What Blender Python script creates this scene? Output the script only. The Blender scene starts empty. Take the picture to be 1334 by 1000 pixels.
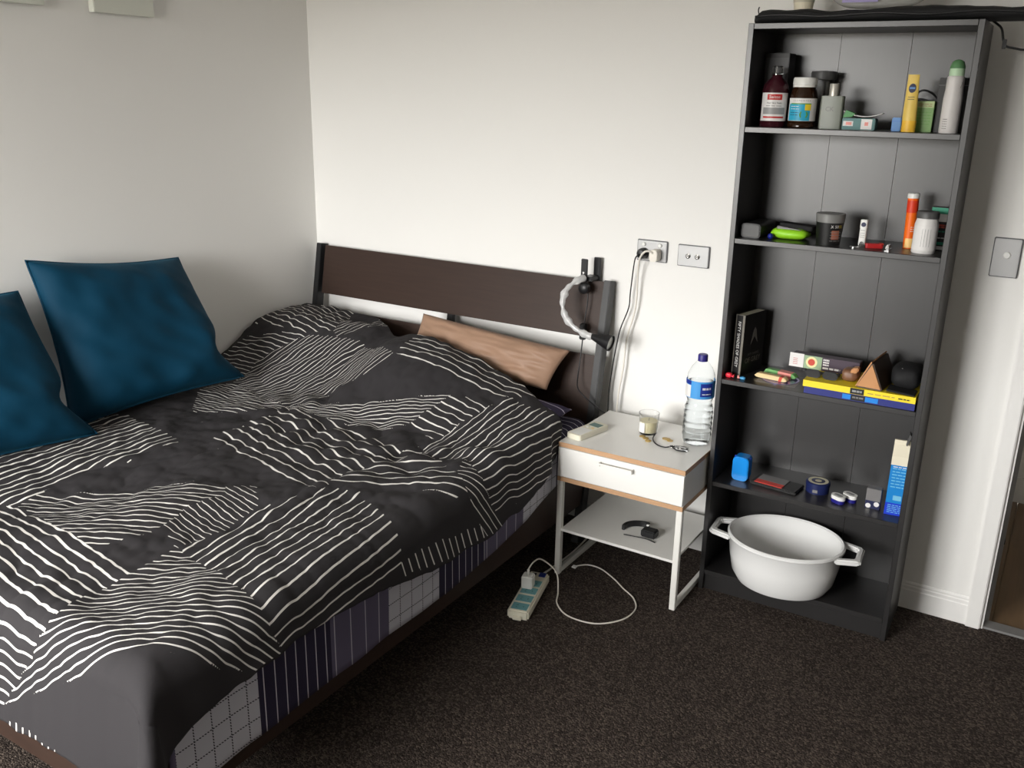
import bpy, bmesh, math, random
import numpy as np
from mathutils import Vector, Matrix, noise
random.seed(7)
sc = bpy.context.scene
COL = sc.collection
PI = math.pi

# ------------------------------------------------------------------ camera
CAM = Vector((2.8956, -3.0459, 1.6359)); YAW, PITCH, ROLL = 0.5478, -0.3073, 0.0197
fw = Vector((-math.sin(YAW)*math.cos(PITCH), math.cos(YAW)*math.cos(PITCH), math.sin(PITCH)))
rt = Vector((math.cos(YAW), math.sin(YAW), 0)); up = rt.cross(fw)
rt, up = rt*math.cos(ROLL)+up*math.sin(ROLL), up*math.cos(ROLL)-rt*math.sin(ROLL)
cd = bpy.data.cameras.new('camera'); cam = bpy.data.objects.new('camera', cd); COL.objects.link(cam)
cd.sensor_width = 36; cd.lens = 32.263; cd.clip_start = 0.02
m = Matrix((rt, up, -fw)).transposed().to_4x4(); m.translation = CAM
cam.matrix_world = m
sc.camera = cam

# ------------------------------------------------------------------ world, light, exposure
w = bpy.data.worlds.new('overcast_sky'); sc.world = w; w.use_nodes = True
bg = w.node_tree.nodes['Background']; bg.inputs[1].default_value = 36
_tc = w.node_tree.nodes.new('ShaderNodeTexCoord'); _sp = w.node_tree.nodes.new('ShaderNodeSeparateXYZ'); w.node_tree.links.new(_tc.outputs['Generated'], _sp.inputs[0])
_rp = w.node_tree.nodes.new('ShaderNodeValToRGB'); _e = _rp.color_ramp.elements            # plain overcast sky above dull ground
_e[0].position = 0.0; _e[0].color = (0.16, 0.15, 0.13, 1); _e[1].position = 0.02; _e[1].color = (0.98, 0.97, 0.95, 1)
w.node_tree.links.new(_sp.outputs[2], _rp.inputs[0]); w.node_tree.links.new(_rp.outputs[0], bg.inputs[0])
WX0, WX1, WZ0, WZ1, FY = 0.15, 1.8, 0.75, 2.2, -4.3      # the window behind the camera
pl = bpy.data.lights.new('window_front_offscreen', 'AREA'); pl.shape = 'RECTANGLE'; pl.size = WX1-WX0; pl.size_y = WZ1-WZ0
pl.cycles.is_portal = True
po = bpy.data.objects.new('window_front_offscreen', pl); COL.objects.link(po)
po.location = ((WX0+WX1)/2, FY-0.02, (WZ0+WZ1)/2); po.rotation_euler = (PI/2, 0, 0)
vs = sc.view_settings
vs.view_transform = 'Standard'; vs.look = 'None'; vs.gamma = 1.0; vs.use_curve_mapping = False; vs.exposure = 0.0
sc.cycles.max_bounces = 10; sc.cycles.diffuse_bounces = 6; sc.cycles.transparent_max_bounces = 16

# ------------------------------------------------------------------ materials
def mat(name, col, rough=0.5, metal=0.0, spec=0.5, bump=0, bscale=200, var=0, vscale=8, trans=0, ior=1.45, alpha=1, emis=None, coat=0, sheen=0):
    mt = bpy.data.materials.new(name); mt.use_nodes = True
    nt = mt.node_tree; b = nt.nodes['Principled BSDF']
    b.inputs['Base Color'].default_value = (*col, 1); b.inputs['Roughness'].default_value = rough
    b.inputs['Metallic'].default_value = metal; b.inputs['Specular IOR Level'].default_value = spec
    b.inputs['Transmission Weight'].default_value = trans; b.inputs['IOR'].default_value = ior
    b.inputs['Alpha'].default_value = alpha; b.inputs['Coat Weight'].default_value = coat
    if sheen: b.inputs['Sheen Weight'].default_value = sheen; b.inputs['Sheen Roughness'].default_value = 0.3
    tc = nt.nodes.new('ShaderNodeTexCoord')
    if var:
        n = nt.nodes.new('ShaderNodeTexNoise'); n.inputs['Scale'].default_value = vscale; n.inputs['Detail'].default_value = 6
        nt.links.new(tc.outputs['Object'], n.inputs['Vector'])
        mx = nt.nodes.new('ShaderNodeMix'); mx.data_type = 'RGBA'
        mx.inputs['A'].default_value = (*[max(0, c*(1-var)) for c in col], 1); mx.inputs['B'].default_value = (*[min(1, c*(1+var)) for c in col], 1)
        nt.links.new(n.outputs['Fac'], mx.inputs['Factor']); nt.links.new(mx.outputs['Result'], b.inputs['Base Color'])
    if bump:
        n2 = nt.nodes.new('ShaderNodeTexNoise'); n2.inputs['Scale'].default_value = bscale; n2.inputs['Detail'].default_value = 4
        nt.links.new(tc.outputs['Object'], n2.inputs['Vector'])
        bp = nt.nodes.new('ShaderNodeBump'); bp.inputs['Strength'].default_value = bump; bp.inputs['Distance'].default_value = 0.002
        nt.links.new(n2.outputs['Fac'], bp.inputs['Height']); nt.links.new(bp.outputs['Normal'], b.inputs['Normal'])
    return mt
def srgb(r, g, b): return tuple(((c/255)/12.92 if c/255 <= 0.04045 else ((c/255+0.055)/1.055)**2.4) for c in (r, g, b))
M = {}
def wood(name, c1, c2, axis=0, scale=2.0, rough=0.45, stretch=14):
    mt = mat(name, c1, rough); nt = mt.node_tree; b = nt.nodes['Principled BSDF']
    tc = nt.nodes.new('ShaderNodeTexCoord'); mp = nt.nodes.new('ShaderNodeMapping')
    s = [stretch*scale]*3; s[axis] = scale
    mp.inputs['Scale'].default_value = s
    n = nt.nodes.new('ShaderNodeTexNoise'); n.inputs['Scale'].default_value = 3; n.inputs['Detail'].default_value = 8; n.inputs['Distortion'].default_value = 0.6
    mx = nt.nodes.new('ShaderNodeMix'); mx.data_type = 'RGBA'
    mx.inputs['A'].default_value = (*c1, 1); mx.inputs['B'].default_value = (*c2, 1)
    nt.links.new(tc.outputs['Object'], mp.inputs[0]); nt.links.new(mp.outputs[0], n.inputs['Vector'])
    nt.links.new(n.outputs['Fac'], mx.inputs['Factor']); nt.links.new(mx.outputs['Result'], b.inputs['Base Color'])
    return mt
M['wall'] = mat('white_paint', (0.80, 0.79, 0.765), 0.6, bump=0.05, bscale=300)
M['ceil'] = mat('ceiling_paint', (0.78, 0.77, 0.75), 0.8)
M['trim'] = mat('gloss_white_trim', (0.80, 0.79, 0.77), 0.35)
M['black_wood'] = wood('black_brown_laminate', (0.014, 0.013, 0.0135), (0.020, 0.019, 0.019), axis=2, rough=0.36)
M['black_wood'].node_tree.nodes['Principled BSDF'].inputs['Specular IOR Level'].default_value = 1.0
M['bed_wood'] = wood('dark_brown_foil', srgb(45, 33, 28), srgb(60, 45, 38), axis=0, rough=0.45)
M['bed_wood'].node_tree.nodes['Principled BSDF'].inputs['Specular IOR Level'].default_value = 0.3
M['black_steel'] = mat('black_powder_steel', (0.012, 0.012, 0.013), 0.4)
M['white_board'] = mat('white_melamine', (0.80, 0.79, 0.76), 0.3)
M['white_steel'] = mat('white_powder_steel', (0.78, 0.77, 0.73), 0.4)
M['tan_edge'] = wood('tan_wood_edge', srgb(196, 158, 122), srgb(178, 138, 104), axis=0, rough=0.5)
M['hall_wood'] = wood('oak_floor_board', srgb(128, 104, 76), srgb(98, 76, 54), axis=1, rough=0.4, scale=1.2)
M['steel'] = mat('brushed_steel', (0.36, 0.36, 0.36), 0.42, metal=0.6, bump=0.05, bscale=120)
M['chrome'] = mat('chrome', (0.75, 0.75, 0.75), 0.15, metal=1)
M['white_plastic'] = mat('white_plastic', (0.80, 0.80, 0.77), 0.35)
M['cream_plastic'] = mat('cream_plastic', srgb(226, 222, 204), 0.4)
M['grey_plastic'] = mat('grey_plastic', (0.10, 0.10, 0.105), 0.45)
M['black_plastic'] = mat('black_plastic', (0.008, 0.008, 0.009), 0.4)
M['black_cloth'] = mat('black_nylon', (0.008, 0.008, 0.009), 0.75, bump=0.4, bscale=500)
M['glass'] = mat('clear_glass', (1, 1, 1), 0.02, trans=1, ior=1.45)
M['pet'] = mat('clear_pet', (0.97, 0.99, 1), 0.03, trans=1, ior=1.12)
M['water'] = mat('water', (0.97, 0.99, 1), 0.0, trans=1, ior=1.2)
M['film'] = mat('clear_film', (0.95, 0.95, 0.95), 0.12, trans=0.55, ior=1.35, bump=1.0, bscale=120)
M['wax'] = mat('cream_wax', srgb(238, 230, 190), 0.5)
M['teal_velvet'] = mat('teal_velvet', srgb(0, 50, 72), 0.7, spec=0.2, bump=0.25, bscale=900, sheen=0.12)
M['teal_velvet'].node_tree.nodes['Principled BSDF'].inputs['Sheen Tint'].default_value = (0.1, 0.55, 0.8, 1)
M['tan_satin'] = mat('tan_satin', srgb(146, 117, 97), 0.5, spec=0.3, bump=0.15, bscale=30, sheen=0.1)
M['porcelain'] = mat('white_enamel', (0.80, 0.80, 0.79), 0.18, coat=0.3)
def flat(name, rgb, rough=0.45): M[name] = mat(name, srgb(*rgb), rough); return M[name]
for n, c in dict(maroon_glass=(58, 22, 30), label_white=(226, 224, 222), label_red=(190, 40, 38), label_silver=(150, 150, 150), brown_glass=(44, 26, 14),
                 label_cyan=(40, 165, 200), label_yellow=(235, 205, 40), label_green=(90, 150, 60), frost=(128, 134, 122), dark_box=(52, 52, 54), teal_card=(70, 120, 120),
                 leaf_green=(60, 140, 70), pink_print=(235, 150, 140), small_blue=(90, 140, 200), yellow_tube=(232, 200, 100), yellow_cap=(240, 190, 60), navy=(22, 28, 70),
                 green_box=(120, 160, 90), green_pale=(170, 190, 130), can_white=(214, 210, 208), cap_green=(95, 140, 95), cap_pale=(190, 220, 185), lime=(150, 215, 40),
                 tub_black=(20, 20, 20), tub_grey=(120, 120, 118), print_brown=(150, 90, 70), lighter_red=(170, 28, 30), orange=(246, 110, 20), orange_red=(222, 60, 30),
                 lemon_print=(250, 205, 130), pill_white=(222, 220, 218), lid_grey=(80, 80, 80), pharma_green=(40, 140, 110), pharma_black=(28, 28, 30), book_black=(16, 15, 15),
                 page=(200, 195, 175), spine_grey=(120, 116, 108), print_grey=(110, 108, 104), candy_red=(220, 40, 60), candy_blue=(70, 150, 200), sachet_cream=(225, 200, 150),
                 sachet_green=(120, 180, 110), disc_purple=(110, 100, 150), incense_dark=(66, 52, 66), incense_green=(150, 175, 140), seal_red=(200, 70, 50), seal_cream=(235, 225, 170),
                 leather_tan=(190, 135, 85), leather_dark=(70, 54, 42), brown_cloth=(120, 85, 62), book_yellow=(240, 215, 40), book_blue=(36, 44, 120), blue_tab=(20, 130, 220),
                 soap_blue=(30, 140, 225), pack_red=(200, 60, 50), pack_grey=(120, 118, 118), tin_navy=(24, 34, 80), tin_cream=(200, 195, 170), oval_blue=(30, 28, 120), carton_cream=(230, 222, 200),
                 carton_blue=(20, 130, 205), carton_deep=(25, 60, 200), carton_light=(120, 190, 225), socket_teal=(110, 165, 170), socket_dark=(50, 90, 95), lcd=(110, 135, 130), cord_white=(225, 220, 210),
                 cap_indigo=(48, 42, 120), bottle_blue=(70, 150, 215), bottle_navy=(30, 50, 140), bag_purple=(150, 140, 190), coin_gold=(180, 150, 80), canvas=(222, 224, 215), frame_dark=(30, 28, 28)).items(): flat(n, c)

def carpet():
    mt = mat('loop_carpet', (0.03, 0.026, 0.024), 0.95, spec=0.15); nt = mt.node_tree; b = nt.nodes['Principled BSDF']
    tc = nt.nodes.new('ShaderNodeTexCoord')
    mp = nt.nodes.new('ShaderNodeMapping'); mp.inputs['Rotation'].default_value = (0, 0, 0.5); mp.inputs['Scale'].default_value = (1, 1.25, 1)
    nt.links.new(tc.outputs['Object'], mp.inputs[0])
    v = nt.nodes.new('ShaderNodeTexVoronoi'); v.inputs['Scale'].default_value = 190; nt.links.new(mp.outputs[0], v.inputs['Vector'])
    r = nt.nodes.new('ShaderNodeValToRGB'); r.color_ramp.interpolation = 'LINEAR'
    e = r.color_ramp.elements; e[0].position = 0.0; e[0].color = (*srgb(44, 37, 34), 1); e[1].position = 1; e[1].color = (*srgb(100, 89, 81), 1)
    k = e.new(0.55); k.color = (*srgb(64, 56, 51), 1)
    sp = nt.nodes.new('ShaderNodeSeparateColor'); nt.links.new(v.outputs['Color'], sp.inputs[0]); nt.links.new(sp.outputs[0], r.inputs[0])
    n = nt.nodes.new('ShaderNodeTexNoise'); n.inputs['Scale'].default_value = 3; nt.links.new(tc.outputs['Object'], n.inputs['Vector'])
    mx = nt.nodes.new('ShaderNodeMix'); mx.data_type = 'RGBA'; mx.blend_type = 'MULTIPLY'; mx.inputs['Factor'].default_value = 0.35
    nt.links.new(r.outputs[0], mx.inputs['A']); nt.links.new(n.outputs['Fac'], mx.inputs['B']); nt.links.new(mx.outputs['Result'], b.inputs['Base Color'])
    bp = nt.nodes.new('ShaderNodeBump'); bp.inputs['Strength'].default_value = 0.9; bp.inputs['Distance'].default_value = 0.004; bp.invert = True
    nt.links.new(v.outputs['Distance'], bp.inputs['Height']); nt.links.new(bp.outputs['Normal'], b.inputs['Normal'])
    return mt
M['carpet'] = carpet()

# ------------------------------------------------------------------ mesh helpers
class MB:
    def __init__(s): s.v = []; s.f = []
    def add(s, vs, fs):
        o = len(s.v); s.v += [tuple(p) for p in vs]; s.f += [tuple(i+o for i in f) for f in fs]; return s
    def box(s, x0, x1, y0, y1, z0, z1, mtx=None):
        vs = [Vector(p) for p in ((x0,y0,z0),(x1,y0,z0),(x1,y1,z0),(x0,y1,z0),(x0,y0,z1),(x1,y0,z1),(x1,y1,z1),(x0,y1,z1))]
        if mtx: vs = [mtx @ p for p in vs]
        return s.add(vs, [(3,2,1,0),(4,5,6,7),(0,1,5,4),(1,2,6,5),(2,3,7,6),(3,0,4,7)])
    def prism(s, poly, h0, h1, axis='z', mtx=None):      # poly: 2D points, extruded along axis
        n = len(poly)
        def P(p, h): return Vector((p[0], p[1], h)) if axis == 'z' else (Vector((p[0], h, p[1])) if axis == 'y' else Vector((h, p[0], p[1])))
        vs = [P(p, h0) for p in poly]+[P(p, h1) for p in poly]
        if mtx: vs = [mtx @ p for p in vs]
        return s.add(vs, [tuple(range(n-1, -1, -1)), tuple(range(n, 2*n))]+[(i, (i+1) % n, n+(i+1) % n, n+i) for i in range(n)])
    def lathe(s, prof, n=32, sx=1, sy=1, mtx=None, a0=0, a1=2*PI):
        full = abs(a1-a0-2*PI) < 1e-6; k = n if full else n+1
        vs = []
        for r, z in prof:
            for i in range(k):
                a = a0+(a1-a0)*i/n; p = Vector((r*sx*math.cos(a), r*sy*math.sin(a), z)); vs.append(mtx @ p if mtx else p)
        fs = []
        for j in range(len(prof)-1):
            for i in range(n):
                i2 = (i+1) % k; fs.append((j*k+i, j*k+i2, (j+1)*k+i2, (j+1)*k+i))
        if full:
            if prof[0][0] > 1e-6: fs.append(tuple(range(k-1, -1, -1)))
            if prof[-1][0] > 1e-6: fs.append(tuple((len(prof)-1)*k+i for i in range(k)))
        return s.add(vs, fs)
    def tube(s, pts, r, n=8, smooth=6):
        P = [Vector(p) for p in pts]
        if smooth and len(P) > 2:
            Q = []
            for i in range(len(P)-1):
                p0 = P[max(i-1, 0)]; p1 = P[i]; p2 = P[i+1]; p3 = P[min(i+2, len(P)-1)]
                for k in range(smooth):
                    t = k/smooth
                    Q.append(0.5*((2*p1)+(p2-p0)*t+(2*p0-5*p1+4*p2-p3)*t*t+(3*p1-p0-3*p2+p3)*t**3))
            Q.append(P[-1]); P = Q
        rr = r if callable(r) else (lambda t: r)
        T = [(P[min(i+1, len(P)-1)]-P[max(i-1, 0)]).normalized() for i in range(len(P))]
        u = T[0].orthogonal().normalized(); vs = []
        for i, p in enumerate(P):
            u = (u-T[i]*u.dot(T[i])).normalized(); wv = T[i].cross(u); ra = rr(i/(len(P)-1))
            vs += [p+(u*math.cos(2*PI*k/n)+wv*math.sin(2*PI*k/n))*ra for k in range(n)]
        fs = [(i*n+k, i*n+(k+1) % n, (i+1)*n+(k+1) % n, (i+1)*n+k) for i in range(len(P)-1) for k in range(n)]
        fs += [tuple(range(n-1, -1, -1)), tuple((len(P)-1)*n+k for k in range(n))]
        return s.add(vs, fs)
    def build(s, name, m, parent=None, loc=None, rz=None, rot=None, smooth=False, bevel=0, seg=2, sub=0):
        me = bpy.data.meshes.new(name); me.from_pydata([tuple(p) for p in s.v], [], s.f); me.update()
        bm = bmesh.new(); bm.from_mesh(me); bmesh.ops.recalc_face_normals(bm, faces=bm.faces)
        if bevel: bmesh.ops.bevel(bm, geom=list(bm.edges), offset=bevel, segments=seg, affect='EDGES', clamp_overlap=True)
        bm.to_mesh(me); bm.free()
        me.materials.append(M[m] if isinstance(m, str) else m)
        if smooth or bevel:
            for p in me.polygons: p.use_smooth = True
            if bevel or smooth == 'auto': me.set_sharp_from_angle(angle=math.radians(40))
        o = bpy.data.objects.new(name, me); COL.objects.link(o)
        if parent: o.parent = parent
        if loc: o.location = loc
        if rz: o.rotation_euler = (0, 0, rz)
        if rot: o.rotation_euler = rot
        if sub: md = o.modifiers.new('sub', 'SUBSURF'); md.levels = sub; md.render_levels = sub
        return o
def tag(o, label, cat, group=None):
    o['label'] = label; o['category'] = cat
    if group: o['group'] = group
    return o
def thing(name, label, cat, loc=(0, 0, 0), rz=0, group=None):
    o = bpy.data.objects.new(name, None); COL.objects.link(o); o.location = loc; o.rotation_euler = (0, 0, rz); o.empty_display_size = 0.05
    return tag(o, label, cat, group)
def struct(o): o['kind'] = 'structure'; return o
def rrect(w, h, r, n=4, cx=0, cy=0):
    pts = []
    for (sx, sy, a) in ((1, 1, 0), (-1, 1, PI/2), (-1, -1, PI), (1, -1, 1.5*PI)):
        for i in range(n+1):
            t = a+PI/2*i/n; pts.append((cx+sx*(w/2-r)+r*math.cos(t), cy+sy*(h/2-r)+r*math.sin(t)))
    return pts
def text_mb(txt, size, ext=0.0):
    cu = bpy.data.curves.new('t', 'FONT'); cu.body = txt; cu.size = size; cu.align_x = 'CENTER'; cu.align_y = 'CENTER'; cu.resolution_u = 2
    o = bpy.data.objects.new('t', cu); COL.objects.link(o)
    dg = bpy.context.evaluated_depsgraph_get(); me = bpy.data.meshes.new_from_object(o.evaluated_get(dg))
    vs = [v.co.copy() for v in me.vertices]; fs = [tuple(p.vertices) for p in me.polygons]
    bpy.data.objects.remove(o); bpy.data.curves.remove(cu); bpy.data.meshes.remove(me)
    return vs, fs
def lettering(txt, size, m, parent, place, name='lettering'):   # place: function (x, y) -> point
    vs, fs = text_mb(txt, size); b = MB(); b.add([place(p.x, p.y) for p in vs], fs)
    me = bpy.data.meshes.new(name); me.from_pydata([tuple(p) for p in b.v], [], b.f); me.materials.append(M[m])
    o = bpy.data.objects.new(name, me); COL.objects.link(o); o.parent = parent; return o
def front(x0, y, z0): return lambda x, z: Vector((x0+x, y, z0+z))
def cyl(r, a0, z0): return lambda x, z: Vector((r*math.cos(a0+x/r), r*math.sin(a0+x/r), z0+z))
def arc(name, m, parent, r, z0, z1, a0, a1, n=14, t=0.0004):
    b = MB(); b.lathe([(r-t, z0), (r+t, z0), (r+t, z1), (r-t, z1), (r-t, z0)], n=n, a0=a0, a1=a1); return b.build(name, m, parent, smooth='auto')

# ------------------------------------------------------------------ room
RX = 5.6; RZ = 2.6
DX0, DX1, DH = 2.845, 3.66, 2.04
struct(MB().box(-0.1, RX+0.1, FY-0.12, 0.0, -0.06, 0).build('floor', 'carpet'))
struct(MB().box(-0.1, RX+0.1, FY-0.12, 1.5, RZ, RZ+0.08).build('ceiling', 'ceil'))
struct(MB().box(-0.1, 0, FY-0.12, 0.12, 0, RZ).build('wall_left', 'wall'))
b = MB(); b.box(0, DX0, 0, 0.12, 0, RZ); b.box(DX1, RX+0.1, 0, 0.12, 0, RZ); b.box(DX0, DX1, 0, 0.12, DH, RZ)
struct(b.build('wall_back', 'wall'))
struct(MB().box(RX, RX+0.1, FY-0.12, 0, 0, RZ).build('wall_right', 'wall'))
b = MB(); b.box(0, WX0, FY-0.12, FY, 0, RZ); b.box(WX1, RX, FY-0.12, FY, 0, RZ); b.box(WX0, WX1, FY-0.12, FY, 0, WZ0); b.box(WX0, WX1, FY-0.12, FY, WZ1, RZ)
struct(b.build('wall_front', 'wall'))
wf = struct(MB().box(WX0, WX1, FY-0.08, FY-0.04, WZ0, WZ0+0.05).build('window_1', 'trim'))
for nm, a in (('window_frame', (WX0, WX1, FY-0.08, FY-0.04, WZ1-0.05, WZ1)), ('window_frame', (WX0, WX0+0.05, FY-0.08, FY-0.04, WZ0, WZ1)),
              ('window_frame', (WX1-0.05, WX1, FY-0.08, FY-0.04, WZ0, WZ1)), ('mullion', ((WX0+WX1)/2-0.025, (WX0+WX1)/2+0.025, FY-0.08, FY-0.04, WZ0, WZ1))):
    MB().box(*a).build(nm, 'trim', wf)
# hallway beyond the door opening
hb = struct(MB().box(2.3, 4.0, 0.0, 1.5, -0.06, -0.012).build('floor_hallway', 'hall_wood'))
y = 0.03
for i in range(9):
    x0 = 2.62+i*0.128
    MB().box(x0+0.001, x0+0.127, 0.055, 1.18, -0.012, 0.0).build('plank', 'hall_wood', hb, bevel=0.0008, seg=1)
struct(MB().box(2.3, 4.0, 1.19, 1.3, 0, RZ).build('wall_hallway', 'wall'))
struct(MB().box(2.3, 4.0, 1.175, 1.19, 0, 0.11).build('baseboard_hallway', 'trim'))
b = MB(); b.box(2.2, 2.3, 0.12, 1.3, 0, RZ); b.box(4.0, 4.1, 0.12, 1.3, 0, RZ)
struct(b.build('wall_hallway_end', 'wall'))
# skirting with moulded top (two steps and a rounded lip)
def skirting(name, x0, x1):
    prof = [(0, 0), (-0.0078, 0), (-0.0078, 0.068), (-0.006, 0.072), (-0.006, 0.082), (-0.004, 0.086), (-0.004, 0.092), (-0.002, 0.098), (0, 0.098)]
    return struct(MB().prism(prof, x0, x1, axis='x').build(name, 'trim'))
skirting('baseboard_back', 0.0, 2.80)
b = MB(); b.prism([(0, 0), (0.016, 0), (0.016, 0.07), (0.011, 0.08), (0.009, 0.092), (0, 0.098)], FY, -0.02, axis='y')
struct(b.build('baseboard_left', 'trim'))
# door frame: architrave, lining, stop, threshold
d1 = struct(MB().box(2.80, 2.845, -0.018, 0.0, 0, DH+0.045).build('door_1', 'trim', bevel=0.003))
MB().box(DX1, DX1+0.045, -0.018, 0, 0, DH+0.045).build('architrave', 'trim', d1)
MB().box(2.845, DX1, -0.018, 0, DH, DH+0.045).build('architrave', 'trim', d1)
MB().box(2.845, 2.853, -0.004, 0.12, 0, DH).build('door_lining', 'trim', d1)
MB().box(DX1-0.008, DX1, -0.004, 0.12, 0, DH).build('door_lining', 'trim', d1)
MB().box(2.853, 2.866, 0.045, 0.075, 0, DH).build('door_stop', 'steel', d1)
MB().box(2.8655, 2.868, 0.05, 0.07, 0.285, 0.30).build('latch', 'black_plastic', d1)
MB().box(2.853, DX1, 0.0, 0.055, -0.01, 0.006).build('threshold', 'steel', d1, bevel=0.002)

# wall plates
def plate(name, label, cat, x, z, w_, h_, group=None):
    t = thing(name, label, cat, (x, 0, z), group=group)
    MB().box(0, w_, -0.007, 0, 0, h_).build('rim', 'grey_plastic', t, bevel=0.002)
    MB().box(0.003, w_-0.003, -0.010, -0.005, 0.003, h_-0.003).build('faceplate', 'steel', t, bevel=0.0015)
    return t
t = plate('power_outlet', 'brushed steel double power outlet with two cords plugged in', 'outlet', 1.557, 1.070, 0.116, 0.076)
for k, sx in enumerate((0.03, 0.086)):
    b = MB()
    for dx, dz, ra in ((-0.006, 0.004, 0.5), (0.006, 0.004, -0.5), (0, -0.009, 0)):
        b.box(-0.001, 0.001, -0.0108, -0.0098, -0.004, 0.004, Matrix.Translation((sx+dx, 0, 0.03+dz)) @ Matrix.Rotation(ra, 4, 'Y'))
    b.build('socket', 'black_plastic', t)
    MB().lathe([(0.007, 0), (0.007, 0.004), (0.005, 0.006), (0, 0.006)], 20, mtx=Matrix.Translation((0.027+k*0.062, -0.010, 0.060)) @ Matrix.Rotation(PI/2, 4, 'X')).build('switch', 'white_plastic', t, smooth='auto')
t = plate('aerial_plate', 'brushed steel wall plate with two round aerial jacks', 'wall plate', 1.712, 1.067, 0.116, 0.076)
for sx in (0.04, 0.074):
    MB().lathe([(0.009, 0), (0.009, 0.003), (0.006, 0.004), (0.006, 0.001), (0.0045, 0.001), (0.0045, 0.009), (0.002, 0.009), (0.002, 0.003), (0, 0.003)], 20, mtx=Matrix.Translation((sx, -0.010, 0.038)) @ Matrix.Rotation(PI/2, 4, 'X')).build('jack', 'chrome', t, smooth='auto')
t = plate('light_switch', 'brushed steel light switch plate with one round button beside the doorway', 'switch', 2.689, 1.144, 0.076, 0.116)
MB().lathe([(0.010, 0), (0.010, 0.003), (0.008, 0.005), (0, 0.005)], 24, mtx=Matrix.Translation((0.040, -0.010, 0.066)) @ Matrix.Rotation(PI/2, 4, 'X')).build('button', 'white_plastic', t, smooth='auto')
# canvases high on the left wall
for lab, y0, y1, z0 in (('small blank white canvas high on the wall, the one nearer the corner', -1.02, -0.785, 1.862), ('small blank white canvas high on the wall, the one farther from the corner', -1.43, -1.19, 1.868)):
    t = thing('canvas', lab, 'canvas', (0, (y0+y1)/2, z0), group='canvases on the left wall')
    hw = (y1-y0)/2
    MB().box(0.002, 0.028, -hw+0.002, hw-0.002, 0.002, 0.30).build('stretcher_frame', 'canvas', t)
    b = MB(); b.box(0.004, 0.031, -hw, hw, 0, 0.302); b.build('canvas_cloth', mat('primed_canvas', srgb(214, 216, 206), 0.8, bump=0.3, bscale=700), t, bevel=0.002)

# ------------------------------------------------------------------ bed frame
def lean(z): return -0.04-0.18*(0.985-z)
bed = thing('double_bed', 'dark brown wooden double bed frame with black steel headboard posts', 'bed', (0, 0, 0))
def slab(z0, z1, x0, x1, th, off=0.0):       # a board in the leaning plane of the headboard
    b = MB(); a = Vector((0, lean(z0)+off, z0)); c = Vector((0, lean(z1)+off, z1)); n = Vector((0, -(z1-z0), lean(z1)-lean(z0))).normalized()
    vs = []
    for x in (x0, x1):
        vs += [Vector((x, a.y, a.z)), Vector((x, c.y, c.z)), Vector((x, c.y, c.z))-n*th, Vector((x, a.y, a.z))-n*th]
    return b.add(vs, [(0,1,2,3),(7,6,5,4),(0,4,5,1),(1,5,6,2),(2,6,7,3),(3,7,4,0)])
slab(0.775, 0.982, 0.085, 1.452, 0.018).build('headboard_panel', 'bed_wood', bed, bevel=0.002)
slab(0.36, 0.712, 0.085, 1.452, 0.018).build('headboard_panel', 'bed_wood', bed, bevel=0.002)
for x0, x1 in ((0.045, 0.073), (1.453, 1.481)):
    slab(0.008, 0.990, x0, x1, 0.045, -0.012).build('headboard_post', 'black_steel', bed, bevel=0.002)
slab(0.3, 0.80, 0.755, 0.785, 0.02, 0.02).build('headboard_brace', 'black_steel', bed, bevel=0.002)
for x0, x1 in ((0.045, 0.070), (1.448, 1.473)):
    MB().box(x0, x1, -2.09, -0.15, 0.155, 0.335).build('side_rail', 'bed_wood', bed, bevel=0.003)
MB().box(0.045, 1.473, -2.115, -2.09, 0.155, 0.335).build('foot_rail', 'bed_wood', bed, bevel=0.003)
for x in (0.06, 1.425):
    MB().box(x, x+0.03, -2.085, -2.045, 0, 0.30).build('leg', 'black_steel', bed, bevel=0.002)
for i in range(10):
    yy = -0.25-i*0.19
    MB().box(0.07, 1.448, yy-0.035, yy+0.035, 0.235, 0.25).build('slat', 'tan_edge', bed)
# mattress
mt_ = tag(MB().box(0.075, 1.443, -2.05, -0.17, 0.25, 0.485).build('mattress', mat('mattress_ticking', (0.6, 0.6, 0.6), 0.8), bevel=0.035, seg=4), 'thick mattress under the patterned sheet on the bed', 'mattress')

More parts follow.
